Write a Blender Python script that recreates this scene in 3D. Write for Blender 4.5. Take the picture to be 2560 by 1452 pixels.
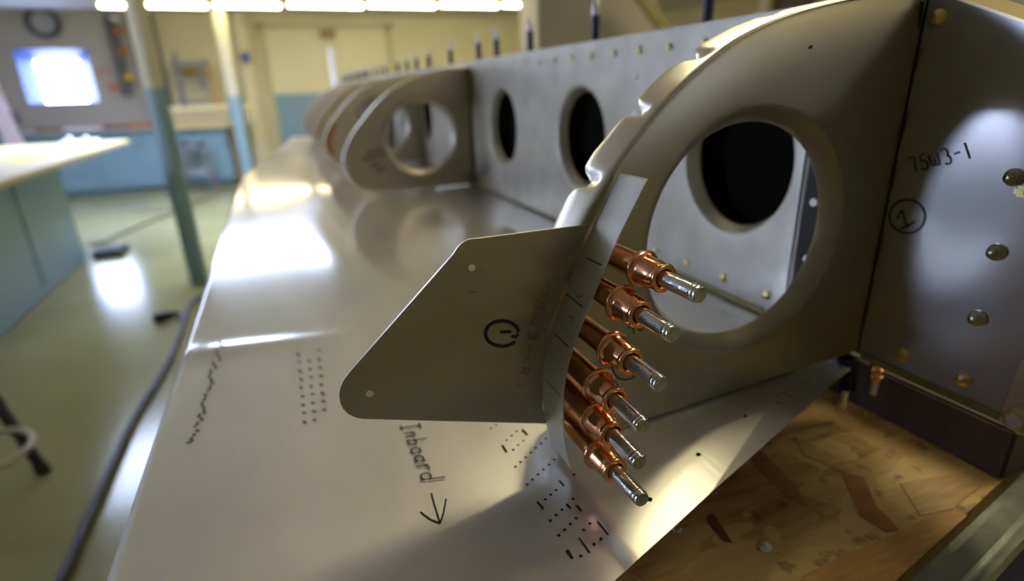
import bpy, bmesh, math, random
from mathutils import Vector, Matrix
random.seed(4)
for o in list(bpy.data.objects): bpy.data.objects.remove(o)
SC = bpy.context.scene
COL = SC.collection

# ------------------------------------------------------------------ camera (geometry recovered from the vanishing points)
FPX = 1405.1668940022748
CX, CY = 1280.0, 726.0
def _n(v): return Vector(v).normalized()
_d1 = _n((677-CX, 235-CY, FPX)); _dn = _n((1400-CX, 4600-CY, FPX)); _d2 = _dn.cross(_d1).normalized()
if _d2.x < 0: _d2 = -_d2
RM = Matrix((_d2, _d1, -_dn))                      # camera axes (right, down, forward) -> world
CAM = Vector((-0.37922051, -0.25943217, 0.19580186))
def ray(px, py): return RM @ Vector((px-CX, py-CY, FPX))
def onz(px, py, z):
    r = ray(px, py); return CAM + r*((z-CAM.z)/r.z)
def onx(px, py, x):
    r = ray(px, py); return CAM + r*((x-CAM.x)/r.x)
def ony(px, py, y):
    r = ray(px, py); return CAM + r*((y-CAM.y)/r.y)

cd = bpy.data.cameras.new('camera'); cam = bpy.data.objects.new('camera', cd); COL.objects.link(cam)
cd.sensor_width = 36.0; cd.lens = 36.0*FPX/2560.0; cd.clip_start = 0.01; cd.clip_end = 200
right = RM @ Vector((1,0,0)); up = RM @ Vector((0,-1,0)); back = RM @ Vector((0,0,-1))
M = Matrix((right, up, back)).transposed().to_4x4(); M.translation = CAM
cam.matrix_world = M
cd.dof.use_dof = True; cd.dof.focus_distance = 0.262; cd.dof.aperture_fstop = 4.6
SC.camera = cam

# ------------------------------------------------------------------ view, sky, daylight, room lamps
SC.view_settings.view_transform = 'Standard'; SC.view_settings.look = 'None'
SC.view_settings.gamma = 1.0; SC.view_settings.exposure = 0.18
SC.view_settings.use_curve_mapping = False
W = bpy.data.worlds.new('sky'); SC.world = W; W.use_nodes = True
bg = W.node_tree.nodes['Background']; bg.inputs[0].default_value = (0.62, 0.72, 1.0, 1); bg.inputs[1].default_value = 20.0
FLOOR = CAM.z - 1.30
CEIL = 1.375
WALL_Y = 10.2; LEFT_X = -4.6; RIGHT_X = 6.5; REAR_Y = -3.6
LEFT_WINDOWS = [(2.0, 3.3)]        # y ranges of the side windows
WIN_Z = (-0.05, 1.0)
TUBE = (1.0, 0.88, 0.56, 1); TUBE_POWER = 17.0; COOL = (0.80, 0.84, 1.0, 1)
LAMP_ROWS = [8.5, 4.6, 0.9]
def portal(loc, rot, sx, sy):
    l = bpy.data.lights.new('window_daylight', 'AREA'); l.shape = 'RECTANGLE'; l.size = sx; l.size_y = sy
    l.cycles.is_portal = True
    o = bpy.data.objects.new('window_daylight', l); COL.objects.link(o); o.location = loc; o.rotation_euler = rot
for y0, y1 in LEFT_WINDOWS:
    portal((LEFT_X-0.16, (y0+y1)/2, sum(WIN_Z)/2), (0, math.radians(-90), 0), WIN_Z[1]-WIN_Z[0], y1-y0)
SKYL = (-2.9, -0.05, 5.5, 7.0)                               # roof light: x0, x1, y0, y1
portal(((SKYL[0]+SKYL[1])/2, (SKYL[2]+SKYL[3])/2, 1.60), (0, 0, 0), SKYL[1]-SKYL[0], SKYL[3]-SKYL[2])
portal((2.2, REAR_Y-0.25, 0.9), (math.radians(90), 0, 0), 0.6, 0.4)
portal((-3.13, WALL_Y+0.33, 0.34), (math.radians(-90), 0, 0), 0.62, 0.85)

# ------------------------------------------------------------------ materials
MATS = {}
def mat(name, color, rough=0.5, metal=0.0, emit=None, estr=0.0, noise=None, bump=None, coat=0.0, rvar=0.0, spec=None, broad=0.0):
    """procedural material: noise=(scale, amount, stretch) varies colour, bump=(scale, strength, stretch) the relief"""
    if name in MATS: return MATS[name]
    m = bpy.data.materials.new(name); m.use_nodes = True; nt = m.node_tree; b = nt.nodes['Principled BSDF']
    b.inputs['Base Color'].default_value = (*color[:3], 1); b.inputs['Roughness'].default_value = rough
    b.inputs['Metallic'].default_value = metal
    if spec is not None: b.inputs['Specular IOR Level'].default_value = spec
    if coat: b.inputs['Coat Weight'].default_value = coat; b.inputs['Coat Roughness'].default_value = 0.15
    if emit: b.inputs['Emission Color'].default_value = (*emit[:3], 1); b.inputs['Emission Strength'].default_value = estr
    tc = nt.nodes.new('ShaderNodeTexCoord')
    def nz(scale, stretch, detail=4):
        mp = nt.nodes.new('ShaderNodeMapping'); mp.inputs['Scale'].default_value = stretch
        n = nt.nodes.new('ShaderNodeTexNoise'); n.inputs['Scale'].default_value = scale; n.inputs['Detail'].default_value = detail
        nt.links.new(tc.outputs['Object'], mp.inputs[0]); nt.links.new(mp.outputs[0], n.inputs[0]); return n
    if noise:
        n = nz(noise[0], noise[2] if len(noise) > 2 else (1,1,1))
        mr = nt.nodes.new('ShaderNodeMapRange'); mr.clamp = False; mr.inputs[1].default_value = 0.25; mr.inputs[2].default_value = 0.75
        mr.inputs[3].default_value = 1-noise[1]; mr.inputs[4].default_value = 1+noise[1]
        mx = nt.nodes.new('ShaderNodeVectorMath'); mx.operation = 'SCALE'; mx.inputs[0].default_value = color[:3]
        nt.links.new(n.outputs[0], mr.inputs[0]); nt.links.new(mr.outputs[0], mx.inputs['Scale']); nt.links.new(mx.outputs[0], b.inputs['Base Color'])
    if rvar:
        n = nz(7.0, (1,1,1), 6)
        mr = nt.nodes.new('ShaderNodeMapRange'); mr.clamp = False; mr.inputs[1].default_value = 0.25; mr.inputs[2].default_value = 0.75
        mr.inputs[3].default_value = rough-rvar; mr.inputs[4].default_value = rough+rvar
        nt.links.new(n.outputs[0], mr.inputs[0]); nt.links.new(mr.outputs[0], b.inputs['Roughness'])
    if bump:
        n = nz(bump[0], bump[2] if len(bump) > 2 else (1,1,1), 3)
        bp = nt.nodes.new('ShaderNodeBump'); bp.inputs['Strength'].default_value = bump[1]; bp.inputs['Distance'].default_value = 0.001
        nt.links.new(n.outputs[0], bp.inputs['Height']); nt.links.new(bp.outputs[0], b.inputs['Normal'])
    if broad:
        b2 = nt.nodes.new('ShaderNodeBsdfPrincipled'); b2.inputs['Metallic'].default_value = metal; b2.inputs['Roughness'].default_value = 0.72
        b2.inputs['Base Color'].default_value = (*[c*0.95 for c in color[:3]], 1)
        for l in list(nt.links):
            if l.to_socket == b.inputs['Base Color']: nt.links.new(l.from_socket, b2.inputs['Base Color'])
        ms_ = nt.nodes.new('ShaderNodeMixShader'); ms_.inputs[0].default_value = broad
        nt.links.new(b.outputs[0], ms_.inputs[1]); nt.links.new(b2.outputs[0], ms_.inputs[2]); nt.links.new(ms_.outputs[0], nt.nodes['Material Output'].inputs[0])
    MATS[name] = m; return m
SKIN = mat('skin_aluminium', (0.70,0.69,0.67), 0.21, 1, noise=(5,0.12,(2.4,0.8,1)), bump=(60,0.05,(6,1,1)), broad=0.5)
def grazing_gloss(m, r_face, r_graze, b_face, b_graze):
    """rolled sheet: rough seen steeply, glossy towards grazing incidence"""
    nt = m.node_tree; lw = nt.nodes.new('ShaderNodeLayerWeight'); lw.inputs[0].default_value = 0.5
    for lo, hi, sock in ((r_face, r_graze, nt.nodes['Principled BSDF'].inputs['Roughness']), (b_face, b_graze, [n for n in nt.nodes if n.type == 'MIX_SHADER'][0].inputs[0])):
        mr = nt.nodes.new('ShaderNodeMapRange'); mr.inputs[1].default_value = 0.30; mr.inputs[2].default_value = 0.74
        mr.inputs[3].default_value = lo; mr.inputs[4].default_value = hi
        nt.links.new(lw.outputs['Facing'], mr.inputs[0]); nt.links.new(mr.outputs[0], sock)
grazing_gloss(SKIN, 0.262, 0.10, 0.66, 0.32)
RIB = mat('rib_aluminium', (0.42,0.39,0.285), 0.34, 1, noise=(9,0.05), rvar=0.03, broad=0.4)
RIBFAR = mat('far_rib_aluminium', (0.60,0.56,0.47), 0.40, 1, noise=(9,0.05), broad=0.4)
FLANGE = mat('flange_aluminium', (0.84,0.82,0.76), 0.30, 1, noise=(20,0.06))
WEB = mat('web_aluminium', (0.58,0.56,0.49), 0.42, 1, noise=(22,0.16), rvar=0.04, broad=0.4)
WEBNEAR = mat('near_web_aluminium', (0.66,0.66,0.66), 0.20, 1, noise=(18,0.06), rvar=0.03, broad=0.35)
DARKFL = mat('shaded_flange', (0.025,0.025,0.020), 0.5, 0, noise=(18,0.2), spec=0.25)  # near-black colour carries the shade and dark reflection on the flange
PLATE = mat('bracket_aluminium', (0.50,0.47,0.35), 0.22, 1, noise=(12,0.07,(1,1,4)), rvar=0.02, broad=0.45)
EDGE = mat('cut_edge', (0.9,0.9,0.9), 0.3, 1)
STRIP = mat('strip_aluminium', (0.84,0.84,0.80), 0.36, 1, noise=(30,0.06), broad=0.5)
COPPER = mat('copper_plating', (0.86,0.42,0.22), 0.20, 1, noise=(90,0.14), bump=(160,0.12))
STEEL = mat('zinc_steel', (0.80,0.82,0.82), 0.16, 1, noise=(120,0.10), bump=(220,0.25,(1,1,5)))
PINEND = mat('pin_end', (0.42,0.44,0.36), 0.45, 1, noise=(300,0.3))
BRASS = mat('yellow_rivet', (0.80,0.66,0.30), 0.30, 1, noise=(200,0.1))
NUTM = mat('yellow_zinc_nut', (0.62,0.55,0.25), 0.35, 1)
INK = mat('black_marker', (0.012,0.012,0.02), 0.6)
INKF = mat('faded_marker', (0.10,0.07,0.05), 0.7, spec=0.1)
INKR = mat('red_marker', (0.20,0.025,0.015), 0.6)
INKG = mat('grey_print', (0.035,0.04,0.045), 0.7, spec=0.15)
PRINT = mat('print_ink', (0.03,0.025,0.03), 0.7, spec=0.15)
BLACK = mat('flat_black', (0.004,0.004,0.004), 0.9, spec=0.1)
BLKM = mat('black_metal', (0.03,0.03,0.06), 0.35, 1, noise=(60,0.2))
NAVY = mat('dark_blue_cleco', (0.02,0.025,0.08), 0.35)
FLOORM = mat('olive_floor_paint', (0.31,0.29,0.13), 0.16, 0, noise=(1.6,0.14), bump=(2.2,0.25))
CREAM = mat('cream_wall', (0.66,0.61,0.40), 0.6, noise=(0.8,0.05))
GREYW = mat('daylit_grey_wall', (0.50,0.47,0.44), 0.7, noise=(0.8,0.06))  # grey holds the daylight tint of the back wall near the window
BLUE = mat('blue_grey_paint', (0.20,0.32,0.41), 0.4, noise=(1.5,0.06))
BLUEW = mat('window_blue_paint', (0.07,0.14,0.45), 0.45)
CEILM = mat('ceiling_paint', (0.60,0.58,0.60), 0.7, noise=(0.6,0.04))
POSTC = mat('post_cream', (0.66,0.61,0.42), 0.45)
POSTB = mat('post_blue', (0.24,0.37,0.42), 0.45)
TOPM = mat('bench_top', (0.62,0.53,0.26), 0.5, noise=(3,0.15))
DARKT = mat('dark_trim', (0.05,0.045,0.05), 0.6)
GREYM = mat('grey_metal', (0.25,0.26,0.28), 0.45, 0.6)
REDP = mat('red_paint', (0.45,0.05,0.04), 0.4)
YELP = mat('yellow_paint', (0.75,0.52,0.06), 0.5)
ORG = mat('orange_brown', (0.45,0.17,0.05), 0.5)
WHITE = mat('white_paint', (0.75,0.74,0.76), 0.5)
BLUP = mat('deep_blue_paint', (0.04,0.06,0.30), 0.5)
CORD = mat('grey_rubber', (0.05,0.05,0.075), 0.5)
RUB = mat('black_rubber', (0.02,0.02,0.02), 0.5)
TANP = mat('tan_hose', (0.45,0.40,0.28), 0.5)
GLASSM = mat('window_glass', (0.95,0.97,1.0), 0.02)
_b = GLASSM.node_tree.nodes['Principled BSDF']; _b.inputs['Transmission Weight'].default_value = 1; _b.inputs['IOR'].default_value = 1.02
TUBEM = mat('fluorescent_tube', (1,1,0.9), 0.4, emit=TUBE, estr=TUBE_POWER)
COOLM = mat('cool_tube', (1,1,1), 0.4, emit=COOL, estr=TUBE_POWER*0.9)
FIXM = mat('fixture_enamel', (0.8,0.78,0.65), 0.4)
OLIVEP = mat('green_primer', (0.22,0.23,0.07), 0.5)
DWOOD = mat('dark_wood', (0.05,0.031,0.026), 0.6, noise=(9,0.4,(1,6,1)))
TUBEST = mat('weathered_steel', (0.24,0.26,0.24), 0.36, 0.9, noise=(35,0.4), rvar=0.1, bump=(60,0.4))
CHALK = mat('pale_patch', (0.50,0.47,0.38), 0.5)

def osb_material():
    m = bpy.data.materials.new('oriented_strand_board'); m.use_nodes = True; nt = m.node_tree; L = nt.links.new
    b = nt.nodes['Principled BSDF']; b.inputs['Roughness'].default_value = 0.55
    tc = nt.nodes.new('ShaderNodeTexCoord')
    nn = nt.nodes.new('ShaderNodeTexNoise'); nn.inputs['Scale'].default_value = 12
    L(tc.outputs['Object'], nn.inputs[0])
    mixv = nt.nodes.new('ShaderNodeMixRGB'); mixv.inputs[0].default_value = 0.03
    L(tc.outputs['Object'], mixv.inputs[1]); L(nn.outputs[1], mixv.inputs[2])
    cols = []
    for rot, sc in ((0.6, (1,3.2,1)), (-0.9, (1,3.6,1))):
        mp = nt.nodes.new('ShaderNodeMapping'); mp.inputs['Rotation'].default_value = (0,0,rot); mp.inputs['Scale'].default_value = sc
        v = nt.nodes.new('ShaderNodeTexVoronoi'); v.inputs['Scale'].default_value = 13
        L(mixv.outputs[0], mp.inputs[0]); L(mp.outputs[0], v.inputs[0])
        g = nt.nodes.new('ShaderNodeTexNoise'); g.inputs['Scale'].default_value = 26; g.inputs['Detail'].default_value = 5
        mg = nt.nodes.new('ShaderNodeMapping'); mg.inputs['Rotation'].default_value = (0,0,rot); mg.inputs['Scale'].default_value = (0.7,5,1)
        L(tc.outputs['Object'], mg.inputs[0]); L(mg.outputs[0], g.inputs[0])
        sp = nt.nodes.new('ShaderNodeSeparateColor'); L(v.outputs['Color'], sp.inputs[0])
        ad = nt.nodes.new('ShaderNodeMath'); ad.operation = 'MULTIPLY_ADD'; ad.inputs[1].default_value = 0.55
        L(g.outputs[0], ad.inputs[0]); 
        ml = nt.nodes.new('ShaderNodeMath'); ml.operation = 'MULTIPLY'; ml.inputs[1].default_value = 0.5
        L(sp.outputs[0], ml.inputs[0]); L(ml.outputs[0], ad.inputs[2])
        cr = nt.nodes.new('ShaderNodeValToRGB'); e = cr.color_ramp.elements
        e[0].position = 0.18; e[0].color = (0.24,0.115,0.035,1); e[1].position = 0.8; e[1].color = (0.62,0.43,0.18,1)
        x = e.new(0.38); x.color = (0.50,0.31,0.105,1)
        L(ad.outputs[0], cr.inputs[0]); cols.append(cr)
    sel = nt.nodes.new('ShaderNodeTexNoise'); sel.inputs['Scale'].default_value = 22
    L(tc.outputs['Object'], sel.inputs[0])
    st = nt.nodes.new('ShaderNodeMath'); st.operation = 'GREATER_THAN'; st.inputs[1].default_value = 0.5; L(sel.outputs[0], st.inputs[0])
    mx = nt.nodes.new('ShaderNodeMixRGB'); L(st.outputs[0], mx.inputs[0]); L(cols[0].outputs[0], mx.inputs[1]); L(cols[1].outputs[0], mx.inputs[2])
    # dark grime specks
    sk = nt.nodes.new('ShaderNodeTexNoise'); sk.inputs['Scale'].default_value = 75; sk.inputs['Detail'].default_value = 3; L(tc.outputs['Object'], sk.inputs[0])
    rr = nt.nodes.new('ShaderNodeValToRGB'); e = rr.color_ramp.elements; e[0].position = 0.30; e[0].color = (0.55,0.5,0.45,1); e[1].position = 0.38; e[1].color = (1,1,1,1)
    L(sk.outputs[0], rr.inputs[0])
    m2 = nt.nodes.new('ShaderNodeMixRGB'); m2.blend_type = 'MULTIPLY'; m2.inputs[0].default_value = 1; L(mx.outputs[0], m2.inputs[1]); L(rr.outputs[0], m2.inputs[2])
    L(m2.outputs[0], b.inputs['Base Color'])
    bp = nt.nodes.new('ShaderNodeBump'); bp.inputs['Strength'].default_value = 0.35; bp.inputs['Distance'].default_value = 0.002
    L(mx.outputs[0], bp.inputs['Height']); L(bp.outputs[0], b.inputs['Normal'])
    return m
OSB = osb_material()

# ------------------------------------------------------------------ mesh helpers
def link(name, bm, m, parent=None, smooth=False, recalc=True, ms=None):
    if recalc: bmesh.ops.recalc_face_normals(bm, faces=bm.faces)
    me = bpy.data.meshes.new(name); bm.to_mesh(me); bm.free()
    for mm in (ms or [m]): me.materials.append(mm)
    if smooth:
        for p in me.polygons: p.use_smooth = True
        try: me.set_sharp_from_angle(angle=math.radians(38))
        except Exception: pass
    o = bpy.data.objects.new(name, me); COL.objects.link(o)
    if parent: o.parent = parent
    return o
def tag(o, label, cat, group=None, kind=None):
    o['label'] = label; o['category'] = cat
    if group: o['group'] = group
    if kind: o['kind'] = kind
    return o
def empty(name, label, cat, loc=(0,0,0), group=None):
    o = bpy.data.objects.new(name, None); COL.objects.link(o); o.location = loc; o.empty_display_size = 0.02
    return tag(o, label, cat, group)
def solid(o, t):
    m_ = o.modifiers.new('thickness', 'SOLIDIFY'); m_.thickness = t; m_.offset = 0
    w_ = o.modifiers.new('normals', 'WEIGHTED_NORMAL'); w_.weight = 100
def structure(name, bm, m, **k):
    o = link(name, bm, m, **k); o['kind'] = 'structure'; return o
def B(): return bmesh.new()
def box(bm, lo, hi):
    lo, hi = Vector(lo), Vector(hi)
    for i in range(3):
        if lo[i] > hi[i]: lo[i], hi[i] = hi[i], lo[i]
    v = [bm.verts.new((x,y,z)) for x in (lo.x,hi.x) for y in (lo.y,hi.y) for z in (lo.z,hi.z)]
    for f in ((0,1,3,2),(4,6,7,5),(0,4,5,1),(2,3,7,6),(0,2,6,4),(1,5,7,3)): bm.faces.new([v[i] for i in f])
    return bm
def bevelbox(bm, lo, hi, r):
    b2 = B(); box(b2, lo, hi); bmesh.ops.bevel(b2, geom=b2.edges[:], offset=r, segments=2, affect='EDGES')
    me = bpy.data.meshes.new('t'); b2.to_mesh(me); b2.free(); bm.from_mesh(me); bpy.data.meshes.remove(me); return bm
def frame_of(d):
    d = Vector(d).normalized(); a = Vector((0,0,1)) if abs(d.z) < 0.9 else Vector((1,0,0))
    u = d.cross(a).normalized(); return u, d.cross(u), d
def lathe(bm, p0, d, prof, n=32):
    """revolve prof [(s, r)] around the axis p0 + s*d"""
    u, v, d = frame_of(d); p0 = Vector(p0); rings = []
    for s, r in prof:
        if r <= 1e-7: rings.append([bm.verts.new(p0+d*s)])
        else: rings.append([bm.verts.new(p0+d*s+(u*math.cos(2*math.pi*i/n)+v*math.sin(2*math.pi*i/n))*r) for i in range(n)])
    for a, b in zip(rings, rings[1:]):
        for i in range(n):
            j = (i+1) % n
            if len(a) == 1 and len(b) == 1: continue
            if len(a) == 1: bm.faces.new((a[0], b[i], b[j]))
            elif len(b) == 1: bm.faces.new((a[i], a[j], b[0]))
            else: bm.faces.new((a[i], a[j], b[j], b[i]))
    return bm
def cyl(bm, p0, p1, r, n=16, r1=None):
    p0, p1 = Vector(p0), Vector(p1); L = (p1-p0).length
    return lathe(bm, p0, p1-p0, [(0,0),(0,r),(L,r if r1 is None else r1),(L,0)], n)
def tube(bm, pts, r, n=12):
    pts = [Vector(p) for p in pts]; rings = []; u = None
    for i, p in enumerate(pts):
        d = (pts[min(i+1,len(pts)-1)]-pts[max(i-1,0)]).normalized()
        if u is None: u = frame_of(d)[0]
        else: u = (u-d*u.dot(d)).normalized()
        v = d.cross(u); rings.append([bm.verts.new(p+(u*math.cos(2*math.pi*k/n)+v*math.sin(2*math.pi*k/n))*r) for k in range(n)])
    for a, b in zip(rings, rings[1:]):
        for k in range(n): bm.faces.new((a[k], a[(k+1)%n], b[(k+1)%n], b[k]))
    bm.faces.new(rings[0]); bm.faces.new(rings[-1][::-1]); return bm
def smoothpath(pts, k=8):
    pts = [Vector(p) for p in pts]; out = []
    for i in range(len(pts)-1):
        p0, p1, p2, p3 = pts[max(i-1,0)], pts[i], pts[i+1], pts[min(i+2,len(pts)-1)]
        for j in range(k):
            t = j/k; out.append(0.5*((2*p1)+(p2-p0)*t+(2*p0-5*p1+4*p2-p3)*t*t+(3*p1-p0-3*p2+p3)*t**3))
    out.append(pts[-1]); return out
def prism(bm, poly, off):
    """poly: 3D points, extruded by vector off"""
    off = Vector(off); a = [bm.verts.new(p) for p in poly]; b = [bm.verts.new(Vector(p)+off) for p in poly]; n = len(poly)
    bm.faces.new(a); bm.faces.new(b[::-1])
    for i in range(n): bm.faces.new((a[i], b[i], b[(i+1)%n], a[(i+1)%n]))
    return bm
def ribbon(bm, pts, nrm, w):
    """a flat ink stroke along pts on a surface with normal nrm"""
    pts = [Vector(p) for p in pts]; nrm = Vector(nrm).normalized(); L = []; R_ = []
    for i, p in enumerate(pts):
        d = (pts[min(i+1,len(pts)-1)]-pts[max(i-1,0)])
        s = d.cross(nrm).normalized()*w/2
        L.append(bm.verts.new(p+s)); R_.append(bm.verts.new(p-s))
    for i in range(len(pts)-1): bm.faces.new((L[i], L[i+1], R_[i+1], R_[i]))
def arc(cx, cy, r, a0, a1, n=14, ry=None):
    return [(cx+r*math.cos(math.radians(a0+(a1-a0)*i/n)), cy+(ry or r)*math.sin(math.radians(a0+(a1-a0)*i/n))) for i in range(n+1)]
GLYPH = {   # handwritten strokes in a 1 x 1 box (x right, y up)
 '7': [[(0.05,0.85),(0.18,1.0),(0.62,0.98),(0.45,0.5),(0.36,0.0)]],
 '5': [[(0.66,1.0),(0.22,0.95),(0.18,0.55)]+arc(0.32,0.30,0.30,80,-150,10)],
 'W': [[(0.02,0.85),(0.12,0.1),(0.3,0.05),(0.42,0.6),(0.48,0.08),(0.68,0.05),(0.78,0.85)]],
 '3': [arc(0.32,0.75,0.24,150,-80,9)+arc(0.34,0.26,0.28,80,-140,9)],
 '-': [[(0.1,0.5),(0.6,0.52)]],
 '1': [[(0.35,1.0),(0.35,0.0)]],
 '(': [arc(0.65,0.5,0.5,130,230,8)], ')': [arc(0.0,0.5,0.5,50,-50,8)],
 'R': [[(0.15,0.0),(0.15,1.0)]+arc(0.3,0.76,0.24,90,-90,8)+[(0.2,0.5),(0.6,0.0)]],
 '0': [arc(0.36,0.5,0.28,60,420,16,0.5)],
 '6': [[(0.55,1.0),(0.25,0.7)]+arc(0.34,0.28,0.24,150,500,12)],
 'I': [[(0.1,1.0),(0.6,1.0)],[(0.35,1.0),(0.35,0.0)],[(0.1,0.0),(0.6,0.0)]],
 'n': [[(0.1,0.6),(0.12,0.0)],[(0.12,0.4),(0.3,0.6),(0.45,0.5),(0.5,0.0)]],
 'b': [[(0.12,1.05),(0.12,0.0)]+arc(0.3,0.26,0.22,-120,150,9)],
 'o': [arc(0.32,0.28,0.24,60,420,12)],
 'a': [arc(0.30,0.28,0.22,50,330,10),[(0.52,0.58),(0.50,0.1),(0.62,0.0)]],
 'r': [[(0.15,0.6),(0.17,0.0)],[(0.17,0.38),(0.32,0.58),(0.5,0.55)]],
 'd': [arc(0.30,0.27,0.24,50,330,10),[(0.56,1.1),(0.52,0.0)]],
}
def writing(bm, text, O, U, V, nrm, w, adv=0.85):
    """O origin, U vector of one character advance, V vector of the letter height"""
    O, U, V = Vector(O), Vector(U), Vector(V); x = 0.0
    for ch in text:
        for st in GLYPH.get(ch, []):
            ribbon(bm, [O+U*(x+p[0])+V*p[1] for p in st], nrm, w)
        x += {'1':0.6,'-':0.75,'(':0.6,')':0.5,'W':1.0,'I':0.8,'r':0.7}.get(ch, adv)
    return x

# ------------------------------------------------------------------ radial sheet-metal plate with a flanged lightening hole
def radial_points(outline, c, extra=(), n=144):
    """points of the outline (2D, closed, star-shaped about c) at n angles plus its own corners"""
    angs = sorted(set([round(2*math.pi*i/n, 5) for i in range(n)] + [round(math.atan2(p[1]-c[1], p[0]-c[0]) % (2*math.pi), 5) for p in extra]))
    res = []
    for a in angs:
        d = (math.cos(a), math.sin(a)); best = None
        for i in range(len(outline)):
            p, q = outline[i], outline[(i+1) % len(outline)]
            ex, ey = q[0]-p[0], q[1]-p[1]; den = d[0]*ey-d[1]*ex
            if abs(den) < 1e-12: continue
            t = ((p[0]-c[0])*ey-(p[1]-c[1])*ex)/den; s = ((p[0]-c[0])*d[1]-(p[1]-c[1])*d[0])/den
            if t > 0 and -1e-6 <= s <= 1+1e-6 and (best is None or t > best): best = t
        res.append((a, d, best))
    return res
def radial_plate(bm, outline, c, r_lip, r_bend, lip, to3, extra=(), n=144, rings=3):
    """to3(u, v, depth) -> Vector; depth grows along the flange direction"""
    pts = radial_points(outline, c, extra, n); cols = []
    for a, d, R_ in pts:
        col = []
        k = 6
        for i in range(k+1):                       # rolled lip
            t = i/k; r = r_lip+(r_bend-r_lip)*t; dep = lip*(1-math.sin(t*math.pi/2))
            col.append(bm.verts.new(to3(c[0]+d[0]*r, c[1]+d[1]*r, dep)))
        for i in range(1, rings+1):
            r = r_bend+(R_-r_bend)*i/rings; col.append(bm.verts.new(to3(c[0]+d[0]*r, c[1]+d[1]*r, 0)))
        cols.append(col)
    m = len(cols)
    for i in range(m):
        a, b = cols[i], cols[(i+1) % m]
        for j in range(len(a)-1): bm.faces.new((a[j], b[j], b[j+1], a[j+1]))
    return bm

def catmull2(pts, k=6):
    out = []
    for i in range(len(pts)-1):
        p0, p1, p2, p3 = pts[max(i-1,0)], pts[i], pts[i+1], pts[min(i+2,len(pts)-1)]
        for j in range(k):
            t = j/k
            out.append(tuple(0.5*((2*p1[a])+(p2[a]-p0[a])*t+(2*p0[a]-5*p1[a]+4*p2[a]-p3[a])*t*t+(3*p1[a]-p0[a]-3*p2[a]+p3[a])*t**3) for a in (0,1)))
    out.append(tuple(pts[-1])); return out

# ================================================================== THE ROOM
b = B(); box(b, (LEFT_X-0.3, REAR_Y-0.3, FLOOR-0.2), (RIGHT_X+0.3, WALL_Y+0.5, FLOOR)); structure('floor', b, FLOORM)
b = B()
for lo, hi in (((LEFT_X-0.3, REAR_Y-0.3), (RIGHT_X+0.3, SKYL[2])), ((LEFT_X-0.3, SKYL[3]), (RIGHT_X+0.3, WALL_Y+0.5)), ((LEFT_X-0.3, SKYL[2]), (SKYL[0], SKYL[3])), ((SKYL[1], SKYL[2]), (RIGHT_X+0.3, SKYL[3]))):
    box(b, (*lo, CEIL), (*hi, CEIL+0.2))
structure('ceiling', b, CEILM)
b = B(); t = 0.04
for lo, hi in (((SKYL[0], SKYL[2]), (SKYL[1], SKYL[2]+t)), ((SKYL[0], SKYL[3]-t), (SKYL[1], SKYL[3])), ((SKYL[0], SKYL[2]+t), (SKYL[0]+t, SKYL[3]-t)), ((SKYL[1]-t, SKYL[2]+t), (SKYL[1], SKYL[3]-t))): box(b, (*lo, CEIL+0.10), (*hi, CEIL+0.16))
wo = structure('window_9', b, WHITE)
b = B(); box(b, (SKYL[0]+t, SKYL[2]+t, CEIL+0.13), (SKYL[1]-t, SKYL[3]-t, CEIL+0.14)); link('pane', b, GLASSM, wo)
WX0, WX1, WZ0, WZ1 = -3.50, -2.935, -0.07, 0.755        # opening of the bright window in the back wall
FX0, FX1, FZ1 = -3.61, -2.745, 0.885                     # blue recess around it
b = B()
XM = -2.15                                              # daylight tint in the wall colour ends here, cream beyond
box(b, (LEFT_X, WALL_Y, FLOOR), (FX0, WALL_Y+0.35, CEIL)); box(b, (FX0, WALL_Y, FZ1), (FX1, WALL_Y+0.35, CEIL))
box(b, (FX0, WALL_Y, FLOOR), (FX1, WALL_Y+0.35, WZ0-0.12)); box(b, (FX1, WALL_Y, FLOOR), (XM, WALL_Y+0.35, CEIL))
structure('wall_back', b, GREYW)
b = B(); box(b, (XM, WALL_Y, FLOOR), (RIGHT_X, WALL_Y+0.35, CEIL)); structure('wall_back_right', b, CREAM)
# window_1: splayed blue frame, pane
wf = B()
def splay(bm, a0, a1, b0, b1): 
    v = [bm.verts.new(p) for p in (a0, a1, b1, b0)]; bm.faces.new(v)
y0, y1 = WALL_Y-0.01, WALL_Y+0.26
o_ = [(FX0,y0,WZ0-0.12),(FX1,y0,WZ0-0.12),(FX1,y0,FZ1),(FX0,y0,FZ1)]; i_ = [(WX0,y1,WZ0),(WX1,y1,WZ0),(WX1,y1,WZ1),(WX0,y1,WZ1)]
for k in range(4): splay(wf, o_[k], o_[(k+1)%4], i_[k], i_[(k+1)%4])
for lo, hi in (((FX0,y1,WZ0-0.12),(WX0,y1+0.08,FZ1)), ((WX1,y1,WZ0-0.12),(FX1,y1+0.08,FZ1)), ((WX0,y1,WZ1),(WX1,y1+0.08,FZ1)), ((WX0,y1,WZ0-0.12),(WX1,y1+0.08,WZ0))): box(wf, lo, hi)
wfo = structure('window_1', wf, BLUEW)
b = B(); box(b, (WX0,y1+0.03,WZ0), (WX1,y1+0.04,WZ1)); link('pane', b, GLASSM, wfo)
b = B(); box(b, (LEFT_X,WALL_Y-0.014,FLOOR), (XM-0.0,WALL_Y-0.001,0.188-0.02)); tr = structure('trim_1', b, GREYW)
b = B(); box(b, (-0.20,WALL_Y-0.014,FLOOR), (-0.42,WALL_Y-0.001,0.188)); box(b, (1.66,WALL_Y-0.014,FLOOR), (RIGHT_X,WALL_Y-0.001,0.188)); structure('trim_2', b, BLUE)
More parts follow.
